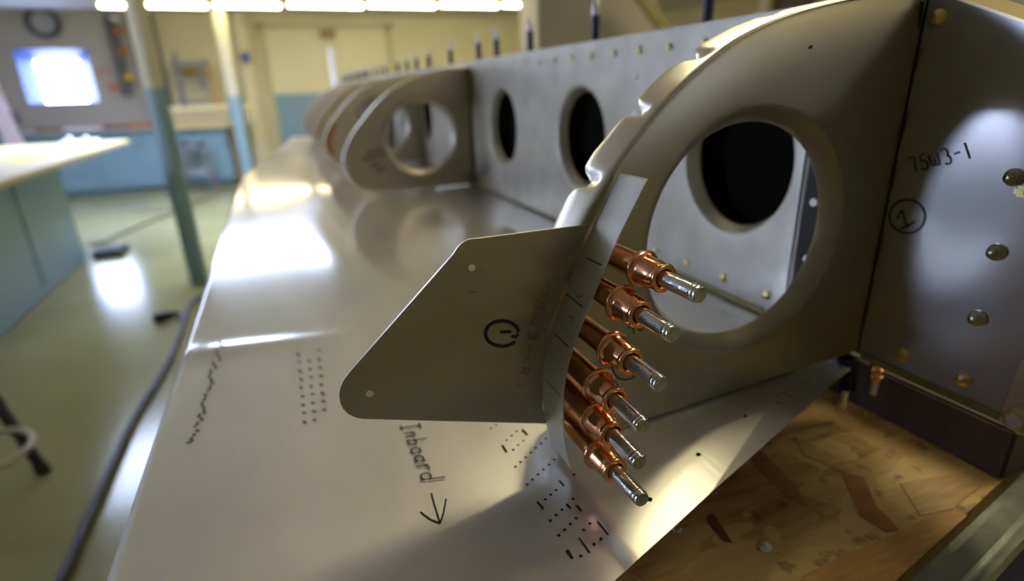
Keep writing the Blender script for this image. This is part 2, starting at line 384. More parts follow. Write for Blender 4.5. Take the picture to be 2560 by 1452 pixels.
# left wall with its row of daylight windows
b = B(); ys = REAR_Y
for (a, c_) in LEFT_WINDOWS:
    box(b, (LEFT_X-0.3, ys, FLOOR), (LEFT_X, a, CEIL)); box(b, (LEFT_X-0.3, a, FLOOR), (LEFT_X, c_, WIN_Z[0])); box(b, (LEFT_X-0.3, a, WIN_Z[1]), (LEFT_X, c_, CEIL)); ys = c_
box(b, (LEFT_X-0.3, ys, FLOOR), (LEFT_X, WALL_Y+0.35, CEIL)); structure('wall_left', b, GREYW)
for i, (a, c_) in enumerate(LEFT_WINDOWS):
    b = B(); z0, z1 = WIN_Z; t = 0.05
    for lo, hi in (((LEFT_X-0.2,a,z0),(LEFT_X-0.12,c_,z0+t)), ((LEFT_X-0.2,a,z1-t),(LEFT_X-0.12,c_,z1)), ((LEFT_X-0.2,a,z0+t),(LEFT_X-0.12,a+t,z1-t)), ((LEFT_X-0.2,c_-t,z0+t),(LEFT_X-0.12,c_,z1-t)), ((LEFT_X-0.2,(a+c_)/2-0.02,z0+t),(LEFT_X-0.12,(a+c_)/2+0.02,z1-t))): box(b, lo, hi)
    wo = structure('window_%d' % (i+2), b, BLUEW)
    for s in (0, 1):
        ya = a+t if s == 0 else (a+c_)/2+0.02; yb = (a+c_)/2-0.02 if s == 0 else c_-t
        b = B(); box(b, (LEFT_X-0.165,ya,z0+t), (LEFT_X-0.155,yb,z1-t)); link('pane', b, GLASSM, wo)
b = B(); box(b, (RIGHT_X, REAR_Y, FLOOR), (RIGHT_X+0.3, WALL_Y+0.35, CEIL)); structure('wall_right', b, CREAM)
RW = (1.9, 2.5, 0.70, 1.10)
b = B()
for lo, hi in (((LEFT_X-0.3,FLOOR),(RW[0],CEIL)), ((RW[1],FLOOR),(RIGHT_X+0.3,CEIL)), ((RW[0],FLOOR),(RW[1],RW[2])), ((RW[0],RW[3]),(RW[1],CEIL))): box(b, (lo[0],REAR_Y-0.3,lo[1]), (hi[0],REAR_Y,hi[1]))
b2 = B()
for lo, hi in (((RW[0],RW[2]),(RW[1],RW[2]+0.05)), ((RW[0],RW[3]-0.05),(RW[1],RW[3])), ((RW[0],RW[2]+0.05),(RW[0]+0.05,RW[3]-0.05)), ((RW[1]-0.05,RW[2]+0.05),(RW[1],RW[3]-0.05))): box(b2, (lo[0],REAR_Y-0.2,lo[1]), (hi[0],REAR_Y-0.12,hi[1]))
wo = structure('window_8', b2, BLUEW)
b2 = B(); box(b2, (RW[0]+0.05,REAR_Y-0.165,RW[2]+0.05), (RW[1]-0.05,REAR_Y-0.155,RW[3]-0.05)); link('pane', b2, GLASSM, wo)
structure('wall_rear', b, mat('rear_wall_paint', (0.34,0.30,0.17), 0.7))
# double door
DY = WALL_Y-0.03
b = B()
for lo, hi in (((-0.42,DY-0.02,FLOOR),(-0.33,WALL_Y-0.001,1.22)), ((1.57,DY-0.02,FLOOR),(1.66,WALL_Y-0.001,1.22)), ((-0.42,DY-0.02,1.17),(1.66,WALL_Y-0.001,1.22))): box(b, lo, hi)
do = structure('door_1', b, mat('door_frame_paint', (0.50,0.46,0.26), 0.5))
for x0, x1 in ((-0.33,0.61),(0.63,1.57)):
    b = B(); bevelbox(b, (x0+0.003,DY,FLOOR+0.01), (x1-0.003,DY+0.025,1.165), 0.004); lf = link('door_leaf', b, mat('door_cream', (0.70,0.65,0.44), 0.5), do)
    b = B(); bevelbox(b, (x0+0.003,DY-0.003,FLOOR+0.02), (x1-0.003,DY-0.001,0.19), 0.001); link('kick_panel', b, BLUE, lf)
b = B(); bevelbox(b, (0.50,DY-0.07,1.02), (0.74,DY-0.004,1.15), 0.01); link('door_closer', b, mat('brown_closer', (0.30,0.22,0.09), 0.5), do)

# steel posts of the room
def post(name_label, x, y, r, zpaint, cap=True):
    e = empty('post', name_label, 'post', (x,y,FLOOR), 'painted round posts')
    b = B(); cyl(b, (0,0,0), (0,0,zpaint-FLOOR), r, 28); link('lower_paint_band', b, POSTB, e, True)
    b = B(); cyl(b, (0,0,zpaint-FLOOR), (0,0,CEIL-FLOOR), r*0.995, 28); link('upper_shaft', b, POSTC, e, True)
    return e
post('thick round post nearest the camera, cream above blue, left of the silver sheet', -1.085, 4.30, 0.062, 0.255)
post('thinner round post further back, cream above blue, beside the yellow-topped far bench', -0.85, 8.75, 0.085, 0.186)
post('pale post behind the dark clecos at the right end of the lamp row', 3.05, 7.6, 0.07, 0.186)
p_ = ony(1915, 0, 6.2); post('cream post in the upper right, just above the curved rib flange', p_.x, 6.2, 0.10, 0.186)

# fluorescent lamp rows
def lamp(x0, x1, y, z, label, group, tm=None):
    e = empty('fluorescent_lamp', label, 'lamp', ((x0+x1)/2, y, z), group); h = (x1-x0)/2
    b = B(); bevelbox(b, (-h,-0.07,0.03), (h,0.07,0.075), 0.01); link('housing', b, FIXM, e)
    for s in (-0.035, 0.035):
        b = B(); cyl(b, (-h+0.03,s,0.01), (h-0.03,s,0.01), 0.019, 12); link('fluorescent_tube', b, tm or TUBEM, e, True)
    for s in (-1, 1):
        b = B(); bevelbox(b, (s*(h-0.013)-0.013,-0.06,-0.012), (s*(h-0.013)+0.013,0.06,0.032), 0.004); link('lamp_holder', b, FIXM, e)
    for s in (-0.6, 0.6): b = B(); cyl(b, (h*s,0,0.07), (h*s,0,CEIL-z), 0.006, 8); link('hanger_rod', b, FIXM, e)
names = ['leftmost lit fluorescent lamp, left of the thick cream post', 'lit fluorescent lamp between the two cream posts', 'lit fluorescent lamp just right of the second cream post',
 'lit fluorescent lamp above the left door leaf', 'lit fluorescent lamp above the right door leaf', 'lit fluorescent lamp above the row of small dark clecos', 'rightmost lit fluorescent lamp of the row']
pxs = [(243,352),(362,522),(530,705),(715,910),(916,1090),(1096,1246),(1252,1394)]
for (a, c_), nm in zip(pxs, names):
    A_, C_ = ony(a, 12, 8.5), ony(c_, 12, 8.5); lamp(A_.x, C_.x, 8.5, (A_.z+C_.z)/2-0.02, nm, 'lit fluorescent lamps in a row')
ordn = ['first', 'second', 'third', 'fourth', 'fifth', 'sixth']
for k in range(3): lamp(0.25+1.45*k, 1.55+1.45*k, 6.3, CEIL-0.10, 'ceiling lamp out of frame beside the roof light, %s from the left' % ordn[k], 'overhead lamps outside the picture')
lamp(0.1, 1.4, 0.95, CEIL-0.10, 'ceiling lamp out of the frame just above the wing nose', 'overhead lamps outside the picture')
for k in range(2): lamp(0.5+1.45*k, 1.8+1.45*k, -0.15, CEIL-0.10, 'ceiling lamp out of the frame above the table end, %s from the left' % ordn[k], 'overhead lamps outside the picture')
lamp(0.15, 1.45, 1.25, CEIL-0.10, 'single ceiling lamp out of the frame over the first spar hole', 'overhead lamps outside the picture')
lamp(3.5, 4.8, 4.6, CEIL-0.10, 'added ceiling lamp out of the frame, brightening the far right wall', 'overhead lamps outside the picture')  # added out of view to brighten the far right wall and cabinet
lamp(1.6, 2.9, -2.4, CEIL-0.10, 'added fill lamp out of the frame behind the camera', 'overhead lamps outside the picture')  # added fill, brightens the strand board and rib faces from behind

# ---- far cabinet bench along the back wall
BZ = -0.20
fb = empty('cabinet_bench', 'long blue-grey cabinet bench under the bright window at the back', 'bench', (-2.5,9.45,FLOOR))
b = B(); bevelbox(b, (-2.0,0.02,0.06), (1.42,0.72,BZ-FLOOR-0.05), 0.01); box(b, (-2.0,0.09,0), (1.38,0.70,0.06)); link('carcass', b, BLUE, fb)
for i in range(6):
    x0 = -1.98+i*0.565
    b = B(); bevelbox(b, (x0+0.006,-0.004,0.09), (x0+0.558,0.022,BZ-FLOOR-0.10), 0.006); d_ = link('cabinet_door', b, BLUE, fb)
    b = B(); cyl(b, (x0+0.52,-0.03,0.6), (x0+0.52,-0.03,0.72), 0.008, 8); link('handle', b, GREYM, d_)
b = B(); bevelbox(b, (-2.05,-0.05,BZ-FLOOR-0.05), (0.75,0.74,BZ-FLOOR), 0.006); link('worktop', b, mat('grey_top', (0.33,0.34,0.36), 0.35), fb)
b = B(); bevelbox(b, (0.75,-0.08,BZ-FLOOR-0.05), (1.50,0.74,BZ-FLOOR), 0.006); link('worktop', b, TOPM, fb)['label'] = 'yellow wooden top at the right end'
TOPZ = BZ+0.001
sh = empty('riser_shelf', 'pale cream riser shelf at the right end of the far cabinet bench', 'shelf', (-1.90,9.42,TOPZ))
b = B(); bevelbox(b, (0,0,0.20), (1.2,0.12,0.262), 0.008); link('shelf_board', b, mat('cream_shelf', (0.78,0.70,0.42), 0.5), sh)
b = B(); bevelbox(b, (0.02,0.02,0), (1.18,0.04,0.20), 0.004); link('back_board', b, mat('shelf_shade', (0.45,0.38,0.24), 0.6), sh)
for x_ in (0.0, 1.17): b = B(); bevelbox(b, (x_,0.0,0), (x_+0.03,0.12,0.20), 0.004); link('side_board', b, mat('cream_shelf', (0,0,0)), sh)
def at_bench(px, py, y=9.6): return ony(px, py, y)
def on_top(o): return o
# things on the bench
def small_box(name, px, w, h, d, m, label, cat, y=9.62, z=TOPZ):
    p = ony(px, 300, y); b = B(); bevelbox(b, (-w/2,-d/2,0), (w/2,d/2,h), min(w,h,d)*0.12); o = link(name, b, m, None); o.location = (p.x, y, z); return tag(o, label, cat)
small_box('toolbox', 118, 0.30, 0.07, 0.16, mat('tan_box', (0.30,0.20,0.10),0.5), 'low brown box on the bench below the window left side', 'box')
small_box('parts_tray', 290, 0.34, 0.05, 0.20, mat('brown_tray', (0.22,0.09,0.05),0.5), 'dark reddish tray on the bench right of the window', 'tray')
small_box('parts_tray', 350, 0.26, 0.06, 0.20, ORG, 'orange-brown tray on the bench just left of the thick post', 'tray')
small_box('paper_stack', 205, 0.42, 0.03, 0.20, WHITE, 'low white stack on the bench directly under the window', 'paper')
# bench grinder like red machine at the left end
rm = empty('bench_grinder', 'dark machine with a red cover at the far left end of the bench', 'machine', (-3.75,9.55,TOPZ))
b = B(); bevelbox(b, (-0.14,-0.10,0), (0.14,0.10,0.05), 0.01); cyl(b, (0,0,0.05), (0,0,0.14), 0.05, 16); link('base', b, RUB, rm, True)
b = B(); cyl(b, (-0.12,0,0.2), (0.12,0,0.2), 0.075, 20); link('motor', b, REDP, rm, True)
for s in (-1, 1): b = B(); cyl(b, (s*0.13,0,0.2), (s*0.17,0,0.2), 0.10, 20); link('wheel_guard', b, RUB, rm, True)
# drill press / tool stand group behind the posts
dp = empty('drill_press', 'dark drill press standing on the far bench between the two posts', 'machine', (-1.38,9.78,TOPZ))
b = B(); bevelbox(b, (-0.2,-0.16,0), (0.2,0.16,0.05), 0.01); link('base', b, RUB, dp)
b = B(); cyl(b, (-0.22,0.05,0.05), (-0.22,0.05,1.0), 0.03, 14); link('column', b, GREYM, dp, True)
b = B(); bevelbox(b, (-0.28,-0.12,0.80), (0.20,0.16,0.90), 0.02); link('head', b, mat('grey_head', (0.20,0.20,0.19), 0.5), dp)
b = B(); cyl(b, (0.08,-0.02,0.5), (0.08,-0.02,0.8), 0.025, 12); link('chuck', b, GREYM, dp, True)
b = B(); bevelbox(b, (-0.26,-0.14,0.30), (0.1,0.12,0.33), 0.01); link('table', b, GREYM, dp)
small_box('can', 505, 0.15, 0.20, 0.12, YELP, 'yellow can hanging on the wall beside the drill press', 'can', 10.13, 0.52)
small_box('wood_offcut', 552, 0.07, 0.80, 0.10, mat('pale_orange_wood', (0.66,0.44,0.18), 0.5), 'tall pale orange board standing on the bench right of the drill press', 'board', 10.05)
# black pipe rack left of it
pr_ = empty('pipe_rack', 'tall black tool rack hung with coloured tools right of the thick post', 'rack', (-1.93,9.9,TOPZ))
for x_, r_ in ((0,0.04),(0.13,0.03)): b = B(); cyl(b, (x_,0,0), (x_,0,CEIL-TOPZ-0.05), r_, 12); link('upright', b, RUB, pr_, True)
for i, (z, m_) in enumerate(((0.25,RUB),(0.5,ORG),(0.72,RUB),(0.95,YELP),(1.15,RUB),(1.33,ORG))):
    b = B(); bevelbox(b, (-0.13,-0.10,z), (-0.01,0.02,z+0.09), 0.01); link('hanging_tool', b, m_, pr_)
# small rack left of the thick post
pr2 = empty('tool_rack', 'narrow grey rack with red and orange tools just left of the thick post', 'rack', (-2.38,10.08,0.25))
b = B(); bevelbox(b, (-0.04,0,0), (0.10,0.04,1.08), 0.01); link('back_rail', b, mat('rail_grey', (0.12,0.12,0.13), 0.5), pr2)
for z, m_ in ((0.2,YELP),(0.55,ORG),(0.82,ORG),(0.98,WHITE)): b = B(); bevelbox(b, (0.05,-0.07,z), (0.17,0.0,z+0.08), 0.01); link('hanging_tool', b, m_, pr2)
# round clock
p = ony(108, 56, WALL_Y-0.02); ck = empty('wall_clock', 'round dark-rimmed clock with a grey face high on the wall over the window', 'clock', p)
b = B(); lathe(b, (0,0.015,0), (0,-1,0), [(0,0.15),(0,0.21),(0.05,0.21),(0.06,0.19),(0.05,0.145),(0.0,0.14),(0,0.15)], 36); link('rim', b, mat('dark_rim', (0.10,0.10,0.10), 0.5), ck, True)
b = B(); lathe(b, (0,0.01,0), (0,-1,0), [(0,0),(0,0.15),(0.02,0.15),(0.02,0)], 32); link('face', b, mat('pale_face', (0.42,0.43,0.46), 0.5), ck, True)
# wall pictures/notes
for px, py, w, h, m_, lb in ((262,178,0.20,0.14,mat('note_a',(0.50,0.36,0.32),0.7),'small pinkish notice on the wall right of the window, upper one'),(290,218,0.20,0.12,mat('note_b',(0.55,0.25,0.22),0.7),'small reddish notice on the wall right of the window, lower one')):
    p = ony(px, py, WALL_Y-0.012); b = B(); bevelbox(b, (-w/2,0,-h/2), (w/2,0.010,h/2), 0.002); o = link('notice', b, m_); o.location = p; tag(o, lb, 'notice')
# post-mounted blue box, conduit
p = ony(620, 142, 9.9); b = B(); bevelbox(b, (-0.05,-0.05,-0.07), (0.06,0.05,0.07), 0.01); o = link('switch_box', b, BLUP); o.location = (-0.66, 9.961, p.z); tag(o, 'small deep blue box on the cream wall left of the double door', 'box')
b = B(); cyl(b, (0,0,FLOOR), (0,0,CEIL), 0.045, 14); o = link('conduit', b, mat('conduit_brown', (0.22,0.19,0.12), 0.5), None, True); o.location = (-0.88, 10.14, 0); tag(o, 'dark vertical conduit on the wall right of the second post', 'pipe')
b = B(); bevelbox(b, (-0.10,-0.06,FLOOR), (0.10,0.12,CEIL), 0.01); o = link('pilaster', b, CREAM); o.location = (-0.66, 10.07, 0); tag(o, 'cream boxed column on the wall left of the double door', 'column')
# leaning white pole at the door
a_, c_ = ony(826, 118, 8.0), ony(838, 218, 8.0); d_ = (c_-a_)
b = B(); cyl(b, a_, a_+d_*((FLOOR-a_.z)/d_.z), 0.040, 14); o = link('white_pole', b, WHITE, None, True); tag(o, 'white pole standing in front of the double door', 'pole')
# dark stool by the far bench
st = empty('stool', 'grey metal stool standing before the far blue cabinets', 'stool', (-1.52,9.1,FLOOR))
b = B(); cyl(b, (0,0,0.66), (0,0,0.70), 0.17, 24); link('seat', b, GREYM, st, True)
for sx in (-1,1):
    for sy in (-1,1): b = B(); cyl(b, (sx*0.09,sy*0.09,0.66), (sx*0.20,sy*0.20,0.0), 0.022, 10); link('leg', b, GREYM, st, True)
for k in range(4):
    s = [(-1,-1),(1,-1),(1,1),(-1,1)]; q, r_ = s[k], s[(k+1)%4]; b = B(); cyl(b, (q[0]*0.155,q[1]*0.155,0.28), (r_[0]*0.155,r_[1]*0.155,0.28), 0.013, 8); link('foot_rail', b, GREYM, st, True)

# ---- near workbench at the left
NZ = -0.165
nb = empty('workbench', 'big workbench with blue-grey sides and a pale yellow top at the left edge', 'bench', (-3.0,4.0,FLOOR))
H_ = NZ-FLOOR
b = B(); bevelbox(b, (-1.2,-1.6,0), (0.93,1.44,H_-0.035), 0.01); link('carcass', b, BLUE, nb)
for k in range(3): b = B(); bevelbox(b, (0.925,-1.55+k*1.0,0.08), (0.94,-0.6+k*1.0,H_-0.10), 0.006); link('side_panel', b, BLUE, nb)
b = B(); bevelbox(b, (-1.25,-1.8,H_-0.035), (1.33,2.12,H_), 0.008); link('worktop', b, TOPM, nb)
def on_nb(px, py): return onz(px, py, NZ)
def flat(name, poly, h, m, label, cat):
    b = B(); prism(b, [onz(x, y, NZ) for x, y in poly], (0,0,h)); return tag(link(name, b, m), label, cat)
flat('paper_sheet', [(10,395),(110,372),(150,378),(60,412)], 0.004, mat('yellow_paper', (0.78,0.66,0.16), 0.6), 'yellow sheet of paper on the near workbench at the left edge', 'paper')
flat('drawing_sheet', [(150,352),(250,346),(245,362),(170,372)], 0.003, WHITE, 'white sheet on the far end of the near workbench', 'paper')
flat('board_offcut', [(155,374),(185,369),(190,374),(162,381)], 0.02, mat('offcut_orange', (0.66,0.42,0.12), 0.5), 'orange strip of wood lying across the near workbench', 'board')
for px, lb in ((176,'left one of the two shiny steel balls on the near workbench'),(218,'right one of the two shiny steel balls on the near workbench')):
    p = on_nb(px, 358); b = B(); lathe(b, (0,0,0), (0,0,1), [(0,0)]+[(0.03-0.03*math.cos(t*math.pi/10), 0.03*math.sin(t*math.pi/10)) for t in range(1,10)]+[(0.06,0)], 20)
    o = link('steel_ball', b, mat('chrome', (0.9,0.9,0.95), 0.12, 1), None, True); o.location = p; tag(o, lb, 'ball', 'shiny steel balls on the workbench')
# pale slanting board at the very left, behind the workbench
b = B(); a_, c_ = ony(-60, 200, 7.9), ony(52, 372, 7.9)
prism(b, [a_, a_+Vector((0.16,0,0)), c_+Vector((0.05,0,-0.1)), c_+Vector((-0.11,0,-0.1))], (0,0.05,0)); tag(link('slanted_board', b, mat('pinkish_board', (0.45,0.36,0.38), 0.6)), 'pale slanting board behind the workbench at the left edge', 'board')
# foot block and floor hose
p = onz(272, 634, FLOOR); b = B(); bevelbox(b, (-0.10,-0.16,0), (0.15,0.14,0.055), 0.02); o = link('foot_pedal', b, mat('dark_teal', (0.035,0.06,0.06), 0.5)); o.location = p; tag(o, 'dark green foot pedal on the floor by the workbench corner', 'pedal')
b = B(); tube(b, smoothpath([tuple(onz(px,py,FLOOR+0.014)) for px, py in ((225,610),(260,604),(300,585),(380,552),(470,515),(552,482),(600,478))]), 0.014, 10); tag(link('air_hose', b, mat('hose_olive', (0.14,0.13,0.08),0.5), None, True), 'thin dark hose on the floor from the pedal towards the silver sheet', 'hose')
# extension cord with plug
cp = [(120,1500),(152,1450),(232,1270),(290,1140),(335,1045),(388,960),(420,905),(440,862),(462,800),(480,755),(520,735)]
e = empty('extension_cord', 'thick dark grey cord running over the olive floor beside the silver sheet', 'cord', onz(335,1045,FLOOR))
b = B(); tube(b, [p_-e.location for p_ in smoothpath([tuple(onz(px,py,FLOOR+0.018)) for px, py in cp])], 0.015, 12); link('cable', b, CORD, e, True)
b = B(); q0, q1 = onz(383,796,FLOOR+0.03)-e.location, onz(440,782,FLOOR+0.03)-e.location
lathe(b, q0, q1-q0, [(0,0),(0,0.024),(0.02,0.03),((q1-q0).length*0.6,0.028),((q1-q0).length,0.014),((q1-q0).length,0)], 16); link('plug', b, RUB, e, True)
b = B(); tube(b, [p_-e.location for p_ in smoothpath([tuple(onz(px,py,FLOOR+0.02)) for px, py in ((438,782),(452,786),(458,806),(446,850))])], 0.014, 10); link('plug_lead', b, CORD, e, True)
# stool whose legs enter at the lower left
ls = empty('work_stool', 'black-legged stool with a tan foot ring, cut off by the left edge', 'stool', (-1.86,2.05,FLOOR))
o0 = ls.location; f1 = onz(113,1182,FLOOR)-o0
for k, ft in enumerate((f1, Vector((-f1.x,f1.y-0.1,0)), Vector((-f1.x,-f1.y-0.4,0)), Vector((f1.x*0.9,-f1.y-0.45,0)))):
    top = Vector((ft.x*0.25, -0.2+ft.y*0.25, 0.62))
    if k == 0: top = onz(-60,930,FLOOR+0.40)-o0; top = ft+(top-ft)*1.35
    b = B(); cyl(b, ft+Vector((0,0,0.0)), top, 0.019, 12); lg = link('leg', b, RUB, ls, True)
    b = B(); cyl(b, ft+Vector((0,0,0.0)), ft+(top-ft)*0.07, 0.024, 12); link('rubber_foot', b, mat('green_black_rubber', (0.03,0.04,0.025), 0.6), lg, True)
b = B(); cyl(b, (-0.15,-0.2,0.60), (-0.15,-0.2,0.64), 0.20, 28); link('seat', b, RUB, ls, True)
rc = onz(-62,1140,FLOOR+0.20)-o0
b = B(); tube(b, [rc+Vector((0.15*math.cos(t*math.pi/18),0.15*math.sin(t*math.pi/18),0)) for t in range(36)]+[rc+Vector((0.15,0,0))], 0.011, 8); link('foot_ring', b, TANP, ls, True)

# ---- right background seen over the spar: grey cabinet, olive brace
a_, c_ = ony(1345, 0, 5.6), ony(1660, 0, 5.6)
b = B(); bevelbox(b, (a_.x,5.6,FLOOR), (c_.x-0.1,6.1,CEIL-0.02), 0.01); link_ = link('storage_cabinet', b, mat('cabinet_grey', (0.38,0.35,0.29), 0.5, noise=(1.0,0.08))); tag(link_, 'tall grey cabinet behind the spar, right of the lamp row', 'cabinet')
m0, m1 = ony(1590,-10,5.2), ony(1680,100,5.2)
b = B(); prism(b, [m0, m0+Vector((0.17,0,0)), m1+Vector((0.13,0,0)), m1+Vector((-0.06,0,0))], (0,0.06,0))
d_ = m1-m0; 
tag(link('diagonal_brace', b, mat('olive_brown', (0.20,0.17,0.06), 0.5)), 'olive brown diagonal brace above the top edge of the spar', 'brace')
a_, c_ = ony(1945, 0, 5.9), ony(2030, 0, 5.9)
b = B(); bevelbox(b, (a_.x+0.25,5.9,FLOOR), (RIGHT_X-0.02,6.4,CEIL-0.02), 0.01); tag(link('brown_cabinet', b, mat('cabinet_brown', (0.20,0.15,0.10), 0.5)), 'brown cabinet seen just above the rib flange at the upper right', 'cabinet')

# ================================================================== THE WING ASSEMBLY ON ITS TABLE
TZ = -0.060
# table: OSB top on a dark frame, with steel tube at its end
tb = empty('work_table', 'work table with an oriented strand board top under the wing', 'table', (0.0,1.5,FLOOR))
o0 = tb.location
e0, e1 = onz(2235,1452,TZ), onz(2560,1150,TZ); dirt = (e1-e0); dirt.z = 0; dirt.normalize(); nrm = Vector((dirt.y,-dirt.x,0))
def along(xv): return e0+dirt*((xv-e0.x)/dirt.x)
L0, L1 = along(-0.40), along(0.80)
b = B(); prism(b, [Vector((*q.xy, TZ-0.018))-o0 for q in (L0, L1, Vector((0.80,3.6,0)), Vector((-0.30,3.6,0)), Vector((-0.40,2.6,0)))], (0,0,0.018)); link('board_top', b, OSB, tb)
# strands that can be told apart
for poly, c3 in (([(2005,1440),(2120,1385),(2240,1335),(2330,1285),(2378,1277),(2418,1290),(2330,1370),(2240,1452),(2140,1475),(2000,1452)], (0.50,0.27,0.08)), ([(2105,1180),(2160,1195),(2190,1265),(2247,1325),(2215,1330),(2150,1290)], (0.36,0.15,0.045)),
                 ([(1768,1290),(1785,1287),(1812,1330),(1830,1357),(1808,1352),(1772,1310)], (0.10,0.035,0.012)), ([(1990,1095),(2070,1130),(2150,1175),(2110,1180),(2010,1140)], (0.48,0.30,0.10)),
                 ([(2250,1210),(2420,1180),(2450,1215),(2380,1275),(2300,1290)], (0.47,0.30,0.12)), ([(1620,1390),(1700,1420),(1760,1475),(1640,1475),(1560,1430)], (0.55,0.33,0.12)), ([(1850,1110),(1905,1130),(1990,1215),(2020,1270),(1960,1240),(1890,1170)], (0.30,0.16,0.05))):
    b = B(); prism(b, [onz(x, y, TZ)-o0 for x, y in poly], (0,0,0.0007)); k_ = link('wood_strand', b, mat('strand_%02d' % int(c3[0]*100), c3, 0.55, noise=(40,0.25,(1,7,1))), tb)
for x in (-0.33, 0.7):
    for y in (0.05, 2.4): b = B(); box(b, (x-0.04,y-1.5,0), (x+0.04,y-1.42,TZ-FLOOR-0.018)); link('leg', b, DWOOD, tb)
# steel tube along the near end of the table
tz0, tz1 = TZ-0.018, TZ+0.006
n0 = nrm*0.006; n1 = nrm*0.036
b = B(); prof = []
for dx, dz in ((0.005,tz0),(0.027,tz0),(0.027,tz1),(0.005,tz1)): prof.append(Vector((0,0,dz))+nrm*dx)
prism(b, [along(-0.42)+(q-Vector((0,0,TZ))) for q in prof], dirt*1.25)
bmesh.ops.bevel(b, geom=b.edges[:], offset=0.006, segments=4, affect='EDGES')
tag(link('steel_tube', b, TUBEST, None, True), 'grey weathered square steel tube along the near edge of the table, lower right', 'tube')
# dark beam under the spar
b = B(); bevelbox(b, (0.030,-0.094,TZ), (0.12,3.3,-0.022), 0.002); tag(link('timber_beam', b, DWOOD), 'dark wooden beam lying on the board under the spar', 'beam')
# black bin beyond the tube
bn = B(); pbin = onz(2560,1440,FLOOR+0.55); pbin = Vector((pbin.x+0.25,-0.42,FLOOR)); prism(bn, [Vector((-0.30,-0.2,0)),Vector((0.30,-0.2,0)),Vector((0.30,0.2,0)),Vector((-0.30,0.2,0))], (0,0,0.55)); bmesh.ops.bevel(bn, geom=bn.edges[:], offset=0.02, segments=2, affect='EDGES')
o = link('black_crate', bn, RUB); o.location = pbin+Vector((0.0,-0.0,0)); tag(o, 'black crate on the floor below the steel tube, lower right corner', 'crate')

# ---- the lower skin sheet
def smooth01(t): t = max(0.0, min(1.0, t)); return t*t*(3-2*t)
def skin_z(x, y):
    z = -0.0095*smooth01(-x/0.24)*(1-smooth01((y-0.10)/1.7))
    return z
RIP = []
def skin_h(x, y):
    z = skin_z(x, y)
    u = smooth01((-x-0.12)/0.30)
    z += 0.0018*smooth01((-x-0.31)/0.13)*math.exp(-((y-0.250+0.15*(x+0.487))/0.014)**2)
    # soft oil-canning under the second bay
    z += 0.0016*math.sin(x*17+0.6)*math.sin(y*9.0+x*6)*smooth01(-x/0.08)*smooth01((y-0.12)/0.2)*smooth01((x+0.43)/0.14)
    # flap rolled down outboard of the crease at the near corner
    n_ = (Vector((x,y))-Vector((-0.171,-0.058))).dot(Vector((0.475,-0.88)))
    if n_ > 0: z -= 0.35*n_
    return z
NU, NV = 120, 560
SL, SR = -0.483, -0.0015
def y_front(x): return x*(0.103/0.286) if x > -0.483 else -0.174
def y_end(x): 
    return 1.30+(x+0.491)*(1.25/0.19) if x < -0.301 else 2.55+(x+0.301)*1.3
b = B(); G = []
for i in range(NU+1):
    x = SL+(SR-SL)*i/NU; ya, yb = y_front(x), max(y_end(x), 1.3); row = []
    for j in range(NV+1):
        t = (j/NV)**1.9; y = ya+(yb-ya)*t; row.append(b.verts.new((x, y, skin_h(x, y)-0.0022)))
    G.append(row)
for i in range(NU):
    for j in range(NV): b.faces.new((G[i][j], G[i+1][j], G[i+1][j+1], G[i][j+1]))
skin = link('skin_sheet', b, SKIN, None, True, recalc=True)
so = skin.modifiers.new('thickness', 'SOLIDIFY'); so.thickness = 0.0007; so.offset = 0
tag(skin, 'large silver aluminium skin sheet lying under the ribs', 'metal sheet')
def sk(px, py):
    p = onz(px, py, -0.002)
    for _ in range(4): p = onz(px, py, skin_h(p.x, p.y)-0.0015)
    return p
def disc(bm, p, r, n=10, sx=1.0):
    vs = [bm.verts.new((p.x+r*math.cos(2*math.pi*i/n)*sx, p.y+r*math.sin(2*math.pi*i/n), p.z)) for i in range(n)]; bm.faces.new(vs)
def z3(px, py, ox, oy, s): return sk(ox+px/s, oy+py/s)
b = B(); ox, oy, s_ = 1200, 1050, 3.611
def dots(seq):
    for q in seq: disc(b, z3(q[0], q[1], ox, oy, s_), 0.00085)
def row(a, c_, n): dots([(a[0]+(c_[0]-a[0])*i/(n-1), a[1]+(c_[1]-a[1])*i/(n-1)) for i in range(n)])
def bar(a, c_, w=0.0009):
    P_ = [z3(a[0]+(c_[0]-a[0])*t/4, a[1]+(c_[1]-a[1])*t/4, ox, oy, s_) for t in range(5)]; ribbon(b, P_, (0,0,1), w)
row((100,75),(145,42),2); row((240,180),(330,100),3); bar((380,85),(430,135),0.0016); bar((200,225),(240,290),0.0016); row((300,265),(390,185),3)
row((320,420),(595,165),7); row((425,580),(720,310),7); bar((515,735),(572,800),0.0013); row((590,715),(687,630),3); bar((715,545),(760,595),0.0013); dots([(850,490)])
row((635,905),(740,808),3); bar((780,755),(820,800),0.0014); dots([(840,710)]); row((712,1040),(867,885),4); bar((870,765),(915,820),0.0014)
bar((785,1170),(835,1250),0.0014); dots([(910,1225),(935,990),(992,932),(1030,1120),(1092,1070)]); bar((893,1060),(992,1197),0.0009); bar((1060,912),(1160,1037),0.0009)
pm = link('printed_marks', b, PRINT, skin, recalc=False); pm['kind'] = 'stuff'; pm['label'] = 'rows of small dark printed dots and dashes'
b = B(); ox, oy, s_ = 420, 780, 4.148
rnd = random.Random(3)
for k in range(26):
    t = k/25; x = 560-330*t+rnd.uniform(-40,45)*(1-0.4*t); y = 300+1040*t; bar((x,y),(x+rnd.uniform(-30,30),y+rnd.uniform(20,50)),0.0022)
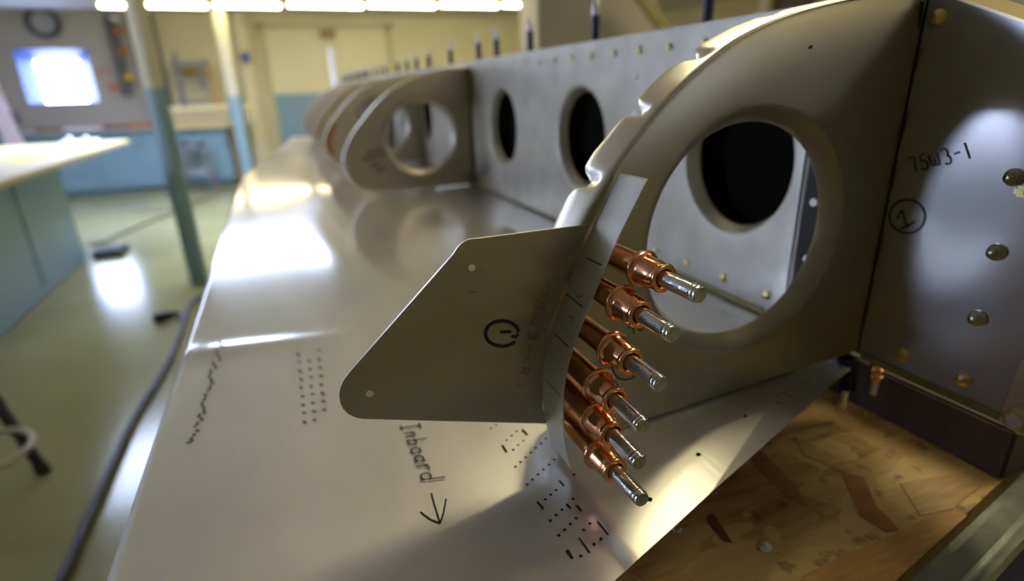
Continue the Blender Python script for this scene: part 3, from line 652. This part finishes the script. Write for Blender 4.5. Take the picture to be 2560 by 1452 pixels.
for r_ in range(9):
    for c__ in range(3):
        if rnd.random() < 0.8: x = 1340+c__*105+r_*8; y = 420+r_*88-c__*18; bar((x,y),(x+rnd.uniform(15,35),y+rnd.uniform(15,40)),0.0022)
fm = link('faded_stamp', b, mat('faded_print', (0.13,0.13,0.12), 0.7, spec=0.15), skin, recalc=False); fm['kind'] = 'stuff'; fm['label'] = 'faded smudged ink stamps'
b = B(); ox, oy, s_ = 1800, 880, 5.69
for a, c_ in (((960,410),(1050,450)),((1150,430),(1190,450)),((1260,380),(1300,400)),((900,570),(1050,650)),((800,630),(850,640)),((790,700),(860,735))): bar(a, c_, 0.0012)
link('printed_marks', b, PRINT, skin, recalc=False)['kind'] = 'stuff'
# Inboard + arrow
b = B(); Oi, Ui, Vi = sk(1003,1068), sk(1062,1215), sk(1040,1052)
P0 = sk(1000,1062); P1 = sk(1056,1208); Vv = (sk(1046,1056)-P0)
wd = writing(B(), 'Inboard', (0,0,0), (1,0,0), (0,1,0), (0,0,1), 0.1, 0.72)
Uv = (P1-P0)/wd
writing(b, 'Inboard', P0+Vector((0,0,0.0006)), Uv, Vv, (0,0,1), 0.0011, 0.72)
ribbon(b, [sk(1078,1232), sk(1088,1268), sk(1100,1306)], (0,0,1), 0.0009); ribbon(b, [sk(1051,1279), sk(1075,1297), sk(1100,1308)], (0,0,1), 0.0009); ribbon(b, [sk(1115,1246), sk(1109,1280), sk(1100,1308)], (0,0,1), 0.0009)
link('marker_writing', b, INKG, skin, recalc=False)['label'] = 'handwritten word Inboard with an arrow'
for px, py in ((1746,1135),(1863,1040),(1625,1247),(1434,1187)):
    b = B(); disc(b, sk(px,py)+Vector((0,0,0.0001)), 0.0013 if px != 1434 else 0.0007, 16); link('rivet_hole', b, BLACK, skin, recalc=False)

# ---- spar web with flanged lightening holes
HW = 0.246; Y0W, Y1W = 0.071, 3.40
web = empty('spar_web', 'long pale grey spar web with large round flanged holes, behind the ribs', 'spar')
holes = [0.147+0.290*k for k in range(12)]
b = B()
bounds = [Y0W-0.0]+[0.147+0.290*(k+0.5) for k in range(11)]+[Y1W]
bounds[0] = Y0W
t3 = lambda u, v, d: Vector((d, u, v))
for k, hy in enumerate(holes):
    a, c_ = bounds[k], bounds[k+1]
    rl, rb = (0.0600, 0.0690)
    if k == 0: # hole runs close to the plate's end
        rb = 0.0690
    ol = [(a,0.0),(c_,0.0),(c_,HW),(a,HW)]
    radial_plate(b, ol, (hy,0.127), rl, rb, 0.013, t3, extra=ol, n=96)
bmesh.ops.remove_doubles(b, verts=b.verts[:], dist=1e-5)
wp = link('web_plate', b, WEB, web, True, recalc=False)
solid(wp, 0.0010)
b = B(); box(b, (-0.0012,Y0W-0.0008,0), (0.0008,Y0W,HW)); link('cut_edge', b, EDGE, web)
b = B(); box(b, (0.0008,0.073,HW-0.0012), (0.020,Y1W,HW)); link('top_flange', b, FLANGE, web)
b = B(); box(b, (-0.0025,0.09,0.0005), (-0.0005,Y1W,0.0030)); link('lower_seam', b, OLIVEP, web)
def rivet(parent, p, r, h, m=BRASS, axis=(-1,0,0), me=None):
    if me is None:
        b = B(); lathe(b, (0,0,0), axis, [(0,0),(0,r),(h*0.35,r*0.97),(h*0.75,r*0.66),(h,0)], 14); o = link('rivet', b, m, parent, True)
    else:
        o = bpy.data.objects.new('rivet', me); COL.objects.link(o); o.parent = parent
    o.location = p; return o
first = None
for k in range(62):
    y = 0.198+0.0525*k
    if y > 3.3: break
    r0 = rivet(web, (-0.0006,y,0.229), 0.0042, 0.0030, me=first); first = r0.data
for k in range(62):
    y = 0.089+0.0545*k
    if y > 3.3: break
    rivet(web, (-0.0006,y,0.0165), 0.0042, 0.0030, me=first)
for px, py in ((1590,190),(1585,283)):
    p = onx(px,py,-0.0006); rivet(web, p, 0.0030, 0.0014, EDGE)
# near end of the spar: thicker plate carrying the right-hand marks
nw = empty('spar_end_plate', 'silver spar end plate with handwritten 75W3-1 at the right edge', 'spar')
pts = [(0.0,0.0),(0.0,0.243)]
b = B()
poly = [Vector((0,0.071,0.0)),Vector((0,0.071,0.2455)),Vector((0,-0.004,0.2455)),onx(2385,-3,0),onx(2560,58,0),onx(2750,125,0),Vector((0,-0.20,0.19)),Vector((0,-0.20,-0.004))]
poly = [Vector((0.0009,p.y,p.z)) for p in poly]
prism(b, poly, (0.0014,0,0)); link('plate', b, WEBNEAR, nw)
b = B(); q = [onx(2385,-3,0),onx(2560,58,0),onx(2750,125,0)]
for a, c_ in zip(q, q[1:]):
    prism(b, [a+Vector((-0.0008,0,0)), c_+Vector((-0.0008,0,0)), c_+Vector((0.022,0,0.003)), a+Vector((0.022,0,0.003))], (0,0,0.0016))
link('top_flange', b, mat('flange_edge', (0.85,0.72,0.45), 0.3, 1), nw)
b = B(); box(b, (-0.0006,-0.1,-0.0035), (0.0008,-0.004,0.0015)); link('primed_edge', b, OLIVEP, nw)
for px, py in ((2346,44),(2255,887),(2410,948)): rivet(nw, onx(px,py,0.0009), 0.0050, 0.0042)
for px, py in ((2537,443),(2493,630),(2446,795)):
    b = B(); lathe(b, (0,0,0), (-1,0,0), [(0,0),(0,0.0050),(0.0012,0.0051),(0.0018,0.0044),(0.0026,0.0045),(0.0032,0.0038),(0.0042,0.0038),(0.0048,0.0028),(0.0056,0.0026),(0.0064,0.0014),(0.0067,0)], 18)
    o = link('blind_rivet', b, mat('rivet_steel', (0.55,0.52,0.42), 0.3, 1), nw, True); o.location = onx(px,py,0.0009)
X_ = 0.0007
b = B(); O0 = onx(2280,432,X_); O1 = onx(2424,396,X_); Vt = onx(2268,396,X_)-O0
wd = writing(B(), '75W3-1', (0,0,0), (1,0,0), (0,1,0), (0,0,1), 0.1)
writing(b, '75W3-1', O0, (O1-O0)/wd*1.06, Vt, (-1,0,0), 0.0013)
cc = onx(2267,541,X_); ea = onx(2313,541,X_)-cc; eb = onx(2267,499,X_)-cc
ribbon(b, [cc+ea*math.cos(t*math.pi/20)+eb*math.sin(t*math.pi/20) for t in range(41)], (-1,0,0), 0.0016)
ribbon(b, [onx(*q,X_) for q in ((2243,548),(2252,527),(2256,524),(2262,552),(2270,568))], (-1,0,0), 0.0016); ribbon(b, [onx(*q,X_) for q in ((2250,571),(2268,566),(2288,553))], (-1,0,0), 0.0016)
link('marker_writing', b, INK, nw, recalc=False)
b = B(); ribbon(b, [Vector((X_+0.0001,-0.0007,0.0)), Vector((X_+0.0001,-0.0007,0.1)), Vector((X_+0.0001,-0.0007,0.2455))], (-1,0,0), 0.0013); link('seam_gap', b, BLACK, nw, recalc=False)
for t0, t1 in ((0.86,0.80),(0.71,0.63),(0.56,0.50),(0.38,0.28),(0.16,0.10)):
    b = B(); ribbon(b, [Vector((X_,-0.0030,HW*t0)), Vector((X_,-0.0022,HW*(t0+t1)/2)), Vector((X_,-0.0014,HW*t1))], (-1,0,0), 0.0010); link('red_dash', b, INKR, nw, recalc=False)
# added black panel, stands in for the darkness behind the spar
b = B(); box(b, (0.034,0.02,-0.018), (0.040,3.3,0.236)); tag(link('dark_backing_panel', b, BLACK), 'added black panel standing in for the dark behind the spar holes', 'panel')

# joint bracket at the right edge with hex nut
br = empty('joint_bracket', 'pale metal bracket with a hex nut at the right edge below the rivets', 'bracket')
b = B(); prism(b, [onx(2560,900,-0.002), onx(2503,1052,-0.002), onx(2620,1105,-0.002), onx(2700,900,-0.002)], (-0.003,0,0)); link('plate', b, mat('bracket_pale', (0.72,0.70,0.62), 0.45, 1), br)
b = B(); p = onx(2562,1045,-0.005)
lathe(b, p, (-1,0,0), [(0,0),(0,0.0085),(0.006,0.0085),(0.0068,0.0075),(0.0068,0)], 6); link('hex_nut', b, NUTM, br)
b = B(); cyl(b, p, p+Vector((-0.010,0,0)), 0.0042, 14); link('bolt', b, STEEL, br, True)
b = B(); p = onx(2566,474,0.0009); bevelbox(b, p-Vector((0.007,0.004,0.0035)), p+Vector((0,0.003,0.0025)), 0.0015); tag(link('clamp_tip', b, NUTM), 'small dark clamp tip at the right edge beside the upper rivet', 'clamp')

# ---- nose ribs
R1 = [(0,0.2415),(-0.030,0.2405),(-0.0500,0.2385),(-0.0717,0.2355),(-0.0952,0.231),(-0.1126,0.2266),(-0.1293,0.2210),(-0.1453,0.2142),(-0.1608,0.205),(-0.1758,0.1945),(-0.1870,0.1850),(-0.198,0.1740),(-0.2087,0.1625),(-0.2197,0.1488),(-0.234,0.128),(-0.247,0.106),(-0.2575,0.084),(-0.2635,0.060),(-0.2630,0.036),(-0.2560,0.012),(-0.244,-0.0035),(-0.227,-0.0085),(-0.20,-0.0085)]
R2 = [(0,0.236),(-0.05,0.2335),(-0.1016,0.2206),(-0.135,0.208),(-0.1635,0.1927),(-0.190,0.173),(-0.2130,0.1501),(-0.2380,0.123),(-0.2540,0.1000),(-0.2652,0.0757),(-0.2650,0.053),(-0.2570,0.031),(-0.2440,0.0165),(-0.2250,0.0080),(-0.195,0.0038),(-0.15,0.0020)]
def make_rib(y, curve, bottom, hole, label, face_m, detailed=False, hr=(0.068,0.080)):
    e = empty('nose_rib', label, 'rib', (0,y,0), 'aluminium nose ribs')
    cv = catmull2(curve, 6); outline = cv+[bottom, (0.0, 0.0015)]
    corners = [cv[0], bottom, (0.0,0.0015)]
    b = B(); radial_plate(b, outline, hole, hr[0], hr[1], 0.011, lambda u, v, d: Vector((u, d, v)), extra=corners, n=180, rings=8)
    if detailed:
        for v in b.verts:
            q_ = min(math.hypot(v.co.x-c_[0], v.co.z-c_[1]) for c_ in cv[:100]); w_ = max(0.0, 1-q_/0.030); v.co.y += 0.0022*w_*w_*smooth01((v.co.z-0.13)/0.07)
    o = link('rib_face', b, face_m, e, True, recalc=False); solid(o, 0.0008)
    # bent outer flange (tabs on the near rib)
    b = B(); cols = []
    TAB = [(0,0.012),(0.012,0.012),(0.0135,0.0285),(0.045,0.0300),(0.050,0.0290),(0.054,0.022),(0.0575,0.0150),(0.0590,0.0150),(0.0597,0.0300),(0.0800,0.0305),(0.0905,0.0290),(0.0965,0.0240),(0.1005,0.0190),(0.1025,0.0190),(0.1032,0.0300),(0.120,0.0305),(0.1385,0.0290),(0.1490,0.0282),(0.1560,0.0225),(0.1640,0.0150),(0.1648,0.0175),(0.1660,0.0262),(0.1715,0.0288),(0.1900,0.0280),(0.1970,0.0272),(0.2025,0.0225),(0.2067,0.0170),(0.2098,0.0155),(0.2108,0.0280),(0.2254,0.0280),(0.2359,0.0300),(0.2458,0.0292),(0.2488,0.0265),(0.2530,0.0200),(0.2570,0.0175),(0.2605,0.0262),(0.2656,0.0285),(0.2834,0.0268),(0.296,0.026),(0.302,0.0170),(0.306,0.0170),(0.308,0.027),(0.6,0.027)]
    def tabdepth(s):
        for (s0, d0), (s1, d1) in zip(TAB, TAB[1:]):
            if s0 <= s <= s1: return d0+(d1-d0)*(s-s0)/max(1e-9, s1-s0)
        return 0.027
    dents = [0.0575, 0.1008, 0.1600, 0.2055, 0.2530, 0.3040]
    arc_s = 0.0
    dense = catmull2(curve, 40 if detailed else 10)
    cxy = (-0.10, 0.10)
    for i, p in enumerate(dense):
        q0, q1 = dense[max(i-1,0)], dense[min(i+1,len(dense)-1)]
        if i: arc_s += math.hypot(p[0]-dense[i-1][0], p[1]-dense[i-1][1])
        tx, tz = q1[0]-q0[0], q1[1]-q0[1]; L = math.hypot(tx, tz); nx, nz = tz/L, -tx/L
        if nx*(p[0]-cxy[0])+nz*(p[1]-cxy[1]) < 0: nx, nz = -nx, -nz
        depth = 0.020; dent = 0.0
        if detailed:
            depth = 0.031
            depth = tabdepth(arc_s)
            for dv in dents: dent = max(dent, 0.0032*math.exp(-((arc_s-dv)/0.0042)**2))
        col = []
        for t, (off, yy) in enumerate(((0.0, -0.0003), (0.0009, 0.0006), (0.0013, 0.0025), (0.0013, 0.006), (0.0013, 0.010), (0.0012, None), (0.0010, None), (0.0, None))):
            if yy is None: yy = 0.010+(depth-0.010)*(t-4)/3
            f_ = smooth01((yy-0.003)/0.012)
            col.append(b.verts.new((p[0]+nx*(off-dent*f_), yy, p[1]+nz*(off-dent*f_))))
        cols.append(col)
    for a, c_ in zip(cols, cols[1:]):
        for j in range(len(a)-1): b.faces.new((a[j], c_[j], c_[j+1], a[j+1]))
    o = link('nose_flange', b, FLANGE, e, True, recalc=False); solid(o, 0.0008)
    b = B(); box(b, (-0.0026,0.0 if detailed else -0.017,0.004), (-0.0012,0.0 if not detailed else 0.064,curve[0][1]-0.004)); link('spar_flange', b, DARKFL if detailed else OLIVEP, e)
    b = B(); q = Vector((bottom[0],0,bottom[1])); t_ = Vector(curve[-1]); 
    prism(b, [Vector((t_.x,0.0004,t_.y)), Vector((-0.004,0.0004,0.0015)), Vector((-0.004,0.018,0.0015)), Vector((t_.x,0.018,t_.y))], (0,0,0.0008)); link('lower_flange', b, FLANGE, e)
    return e
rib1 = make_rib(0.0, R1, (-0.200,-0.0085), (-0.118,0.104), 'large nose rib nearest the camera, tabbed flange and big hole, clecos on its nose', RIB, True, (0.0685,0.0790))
labels = {1:'second nose rib with a round hole, standing behind on the silver sheet', 2:'third nose rib, with an orange tinted front edge, behind the second rib', 3:'fourth nose rib, mostly hidden behind the third', 4:'fifth nose rib at the far end of the spar', 5:'last nose rib, furthest away at the end of the sheet'}
ribs = {}
for k, y in ((1,0.906),(2,1.36),(3,1.81),(4,2.16),(5,2.52)):
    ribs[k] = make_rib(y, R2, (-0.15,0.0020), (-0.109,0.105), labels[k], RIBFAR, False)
b = B(); box(b, (-0.0335,-0.0012,0.037), (-0.0065,-0.0006,0.1375)); o = link('pale_label', b, CHALK, ribs[1]); o['label'] = 'pale upright rectangular patch beside the seam'
b = B()
for q in (((905,402),(935,392)),((925,415),(950,408)),((930,395),(968,385)),((915,385),(960,372)),((938,428),(962,420))):
    ribbon(b, [ony(*q[0],0.9052)-ribs[1].location, ony(*q[1],0.9052)-ribs[1].location], (0,-1,0), 0.004)
link('marker_writing', b, INKF, ribs[1], recalc=False)
b = B(); cv = [p for p in catmull2(R2,6) if 0.035 < p[1] < 0.12]
for a, c_ in zip(cv, cv[1:]): 
    b.faces.new([b.verts.new(v) for v in ((a[0]*0.995,-0.0008,a[1]),(c_[0]*0.995,-0.0008,c_[1]),(c_[0]*0.93,-0.0008,c_[1]),(a[0]*0.93,-0.0008,a[1]))])
link('orange_band', b, mat('copper_tint', (0.50,0.24,0.10), 0.45, 0.8), ribs[2], recalc=False)
# hidden marker on rib 1 behind the clecos
Y_ = -0.0007
b = B(); O0 = ony(1578,838,Y_); wdv = ony(1606,824,Y_)-O0; Vt = ony(1568,820,Y_)-O0
writing(b, '76', O0, wdv/1.3, Vt, (0,-1,0), 0.0010)
cc = ony(1568,912,Y_); ea = ony(1604,905,Y_)-cc; eb = ony(1566,875,Y_)-cc
ribbon(b, [cc+ea*math.cos(t*math.pi/20)+eb*math.sin(t*math.pi/20) for t in range(41)], (0,-1,0), 0.0012)
ribbon(b, [ony(1540,930,Y_)*0+ony(1500,898,Y_), ony(1507,902,Y_), ony(1514,896,Y_)], (0,-1,0), 0.0012)
ribbon(b, [ony(1562,918,Y_), ony(1576,922,Y_)], (0,-1,0), 0.0014)
link('marker_writing', b, INK, rib1, recalc=False)
# small punch dot
b = B(); p = ony(2028,117,Y_); lathe(b, p, (0,-1,0), [(0,0),(0,0.0010),(0.0002,0.0010),(0.0002,0)], 10); link('punch_mark', b, INK, rib1)

# ---- bracket plate and the thin strip bent round the nose
YP = -0.0022
def pl(px, py, y=YP): return ony(px, py, y)
bp_ = empty('nose_bracket', 'tan-grey flat bracket plate marked with a circled dash, in front of the rib nose', 'bracket')
def rounded(c0, pa, pb, n=8):
    return [c0*((1-t)**2)*0 + pa*((1-t)**2)+c0*(2*t*(1-t))+pb*(t*t) for t in [i/n for i in range(n+1)]]
A1, A2 = pl(1477,560), pl(1205,595)
poly = [A1, A2]+rounded(pl(1152,601), pl(1182,597), pl(1135,634), 8)+[pl(*q) for q in ((873,932),(860,949),(852,966),(848,985),(850,1005),(858,1022),(871,1035),(888,1043),(908,1047),(1371,1059))]
edge = [pl(1357,1022), pl(1354,935), pl(1372,813), pl(1400,730), pl(1435,640)]
poly = poly+edge
b = B(); prism(b, poly, (0,0.0017,0)); bmesh.ops.recalc_face_normals(b, faces=b.faces)
for f_ in b.faces:
    if abs(f_.normal.y) < 0.5: f_.material_index = 1
plate_o = link('plate', b, PLATE, bp_, ms=[PLATE, EDGE])
for px, py in ((1179,669),(924,984)):
    b = B(); lathe(b, pl(px,py)+Vector((0,-0.00005,0)), (0,-1,0), [(0,0),(0,0.0019),(0.00015,0.0019),(0.00015,0)], 20); link('pilot_hole', b, mat('pale_hole', (0.95,0.95,0.92), 0.4, 0.6), bp_)
YI = YP-0.0003
b = B(); cc = pl(1256,834,YI); ea = pl(1297,834,YI)-cc; eb = pl(1256,802,YI)-cc
ribbon(b, [cc+ea*math.cos(math.radians(t))+eb*math.sin(math.radians(t)) for t in range(-38,-38-318,-9)][::1], (0,-1,0), 0.0020)
ribbon(b, [pl(1296,834,YI), pl(1290,842,YI), pl(1278,841,YI)], (0,-1,0), 0.0018)
ribbon(b, [pl(1250,830,YI), pl(1278,829,YI)], (0,-1,0), 0.0019)
link('marker_writing', b, INK, bp_, recalc=False)['label'] = 'black circled dash drawn in marker'
b = B(); O0 = pl(1352,706,YI); O1 = pl(1290,965,YI); Vt = pl(1374,712,YI)-O0
wd = writing(B(), '75W3-(R)', (0,0,0), (1,0,0), (0,1,0), (0,0,1), 0.1)
writing(b, '75W3-(R)', O0, (O1-O0)/wd, Vt, (0,-1,0), 0.00045)
ribbon(b, [pl(1176,727,YI), pl(1182,731,YI), pl(1190,729,YI)], (0,-1,0), 0.0007); ribbon(b, [pl(1200,675,YI), pl(1207,677,YI), pl(1206,688,YI)], (0,-1,0), 0.0003)
link('marker_writing', b, INKF, bp_, recalc=False)['label'] = 'faint brown handwriting along the bend'
# strip: profile in the x-z plane, swept towards the camera
WS = -0.0275
rt = [(1620,447),(1582,524),(1545,598),(1500,702),(1460,798),(1430,880),(1413,952),(1408,1018),(1411,1080),(1418,1130),(1429,1173)]
prof = smoothpath([ony(x, y, WS) for x, y in rt], 8)
b = B(); cols = []
for i, p in enumerate(prof):
    col = []
    for k in range(7):
        t = k/6; y = WS+(YP+0.0-WS)*t; col.append(b.verts.new((p.x, y, p.z)))
    cols.append(col)
for a, c_ in zip(cols, cols[1:]):
    for j in range(6): b.faces.new((a[j], c_[j], c_[j+1], a[j+1]))
so_ = link('strip', b, STRIP, bp_, True, recalc=False); so_.name = 'bent_strip'; so_['label'] = 'thin pale curved strip with black tick marks'
solid(so_, 0.0006)
def on_strip(px, py):
    """point of the swept strip under a pixel"""
    r = ray(px, py); best = None
    for a, c_ in zip(prof, prof[1:]):
        ax, az, cx_, cz_ = a.x-CAM.x, a.z-CAM.z, c_.x-CAM.x, c_.z-CAM.z
        ex, ez = cx_-ax, cz_-az; den = r.x*ez-r.z*ex
        if abs(den) < 1e-12: continue
        t = (ax*ez-az*ex)/den; s = (ax*r.z-az*r.x)/den
        if -0.01 <= s <= 1.01 and t > 0:
            y = CAM.y+r.y*t
            if WS-0.002 < y < YP+0.002 and (best is None or t < best[0]): best = (t, CAM+r*t, Vector((ez,0,-ex)).normalized())
    return best
b = B()
def tick(p, q, w):
    pts = []
    for k in range(5):
        h = on_strip(p[0]+(q[0]-p[0])*k/4, p[1]+(q[1]-p[1])*k/4)
        if h:
            n_ = h[2] if h[2].dot(CAM-h[1]) > 0 else -h[2]; pts.append(h[1]+n_*0.0005); N_ = n_
    if len(pts) > 1: ribbon(b, pts, N_, w)
tick((1470,646),(1506,664),0.0006); tick((1417,735),(1459,768),0.0006); tick((1390,836),(1425,869),0.0006); tick((1367,949),(1402,989),0.0005)
tick((1443,740),(1458,742),0.0004); tick((1440,748),(1443,740),0.0004); tick((1424,790),(1436,796),0.0004); tick((1436,796),(1428,808),0.0004); tick((1416,822),(1415,828),0.0006)
link('tick_marks', b, INK, bp_, recalc=False)

# ---- the six copper cleco fasteners through the rib nose
def cleco(tip, base, label):
    tip, base = Vector(tip), Vector(base); d = tip-base; L = d.length
    e = empty('cleco_fastener', label, 'fastener', base, 'copper cleco fasteners on the rib nose')
    k = L/0.08; d.normalize()
    b = B(); lathe(b, (0,0,0), d, [(s*k,r) for s, r in ((0.0005,0),(0.0005,0.0056),(0.0015,0.0064),(0.039,0.0066))], 40); link('body', b, COPPER, e, True)
    b = B(); lathe(b, (0,0,0), d, [(s*k,r*1.13) for s, r in ((0.0385,0.0058),(0.0385,0.0078),(0.0392,0.0083),(0.0400,0.0084),(0.0407,0.0081),(0.0410,0.0072),(0.0420,0.0067),(0.0440,0.0065),(0.0485,0.0064),(0.0520,0.0060),(0.0532,0.0056),(0.0540,0.0056),(0.0547,0.0061),(0.0556,0.0063),(0.0564,0.0060),(0.0568,0.0052),(0.0566,0.0044),(0.0555,0.0037))], 40); link('collar', b, COPPER, e, True)
    b = B(); lathe(b, (0,0,0), d, [(s*k,r*1.10) for s, r in ((0.050,0.0),(0.050,0.0036),(0.0755,0.0036),(0.0757,0.00345),(0.0760,0.0036),(0.0780,0.0036),(0.0783,0.0034),(0.0790,0.0035),(0.0797,0.0034),(0.0800,0.0031))], 36); pin = link('plunger_pin', b, STEEL, e, True)
    b = B(); lathe(b, (0,0,0), d, [(0.0800*k,0.0034),(0.0800*k,0.0)], 28); link('pin_end', b, PINEND, pin)
    return e
tips = [(1751,738),(1684,836),(1653,961),(1609,1066),(1600,1157),(1606,1250)]
cl = ['topmost copper cleco fastener, just right of the strip top','second copper cleco from the top','third copper cleco from the top, over the hidden circled mark','third copper cleco from the bottom','second copper cleco from the bottom','bottom copper cleco, its pin over the silver sheet']
tilt = [(0.004,-0.002),(0.001,-0.0015),(0.0,0.0),(-0.001,-0.001),(0.0,-0.002),(0.0,0.001)]
for (px, py), lb, (tx, tz) in zip(tips, cl, tilt):
    t_ = ony(px, py, -0.080); cleco(t_, (t_.x-tx, -0.0008, t_.z-tz), lb)

# ---- pins poking out of the spar behind the rib hole
for (a, q), lb in ((((2035,506),(0.042,0.111)), 'upper zinc cleco tip poking out behind the big rib hole'), (((2018,648),(0.040,0.066)), 'lower zinc cleco tip poking out behind the big rib hole')):
    tp = onx(a[0], a[1], -0.026); b = B(); s0 = Vector((-0.003, tp.y+0.001, tp.z+0.0015)); d_ = tp-s0; L = d_.length
    lathe(b, s0, d_, [(0,0),(0,0.0030),(L*0.55,0.0030),(L*0.56,0.0024),(L*0.95,0.0026),(L,0.0034*0+0.0034),(L+0.001,0.0030),(L+0.001,0)], 20); tag(link('cleco_tip', b, mat('bright_zinc', (0.8,0.88,0.92), 0.25, 1), None, True), lb, 'fastener', 'cleco tips behind the rib hole')
# ---- clecos standing along the top edge of the spar
def top_cleco(y, label, s=1.0, x=0.010, m=NAVY):
    e = empty('top_cleco', label, 'fastener', (x,y,HW), 'dark clecos along the top of the spar')
    b = B(); lathe(b, (0,0,0), (0,0,1), [(0,0),(0,0.0045),(0.003,0.0052),(0.030*s,0.0052),(0.031*s,0.0044),(0.031*s,0)], 18); link('body', b, m, e, True)
    b = B(); lathe(b, (0,0,0), (0,0,1), [(0.030*s,0),(0.030*s,0.0048),(0.036*s,0.0050),(0.040*s,0.0044),(0.047*s,0.0042),(0.048*s,0.0034),(0.048*s,0)], 16); link('plunger_pin', b, mat('dull_zinc', (0.62,0.64,0.66), 0.35, 1), e, True)
    return e
top = [(0.21,'dark blue cleco on the spar top edge nearest the camera, cut by the frame'),(0.418,'second dark cleco along the spar top edge, pale tip at the frame edge'),(0.62,'third dark cleco along the spar top edge, under the end of the lamp row'),(0.77,'fourth dark cleco along the spar top edge'),(0.87,'fifth dark cleco, just right of the second rib seam')]
for y, lb in top: top_cleco(y, lb)
words = ['first','second','third','fourth','fifth','sixth','seventh','eighth','ninth','tenth','eleventh','twelfth','thirteenth','fourteenth','fifteenth','sixteenth','seventeenth','eighteenth']
for w_, y in zip(words, (1.065,1.265,1.405,1.53,1.665,1.89,2.01,2.145,2.3,2.38,2.485,2.58,2.69,2.8,2.93,3.04,3.15,3.28)): top_cleco(y, '%s small dark cleco on the spar top edge, counted leftwards from the second rib seam' % w_)

# ---- clecos hanging under the near corner of the skin
e = empty('hanging_cleco', 'black cleco hanging below the near corner of the spar', 'fastener', (-0.002,0.000,-0.003))
q0, q1, q2 = onx(2118,893,-0.002), onx(2116,972,-0.002), onx(2108,1020,-0.002)
b = B(); cyl(b, q0-e.location, q1-e.location, 0.0058, 20); link('body', b, BLKM, e, True)
b = B(); cyl(b, q1-e.location, q2-e.location, 0.0028, 16); link('plunger_pin', b, STEEL, e, True)
e = empty('hanging_cleco', 'copper ringed cleco hanging right beside the black one', 'fastener', (0.010,-0.018,-0.004))
q0, q1, q2 = onx(2194,898,0.010), onx(2190,950,0.010), onx(2182,985,0.010)
for a in (0.0, 0.33, 0.66): b = B(); p = q0+(q1-q0)*a-e.location; lathe(b, p, q1-q0, [(0,0),(0,0.0040),(0.002,0.0052),(0.005,0.0050),(0.0065,0.0040),(0.0065,0)], 18); link('copper_ring', b, COPPER, e, True)
b = B(); cyl(b, q1-e.location, q2-e.location, 0.0026, 14); link('plunger_pin', b, mat('dull_zinc',(0.6,0.6,0.6),0.35,1), e, True)
# debris on the board
for px, py, s, lb in ((1910,1370,0.0042,'crumpled bit of shiny metal swarf on the strand board'),(1693,1325,0.0030,'small dull metal chip on the board near the sheet edge')):
    p = onz(px, py, TZ); b = B(); bmesh.ops.create_icosphere(b, subdivisions=2, radius=s)
    rr = random.Random(px)
    for v in b.verts: v.co *= rr.uniform(0.7,1.15); v.co.z *= 0.5
    o = link('metal_chip', b, mat('swarf', (0.75,0.75,0.72), 0.3, 1)); o.location = p+Vector((0,0,s*0.42)); tag(o, lb, 'metal scrap')
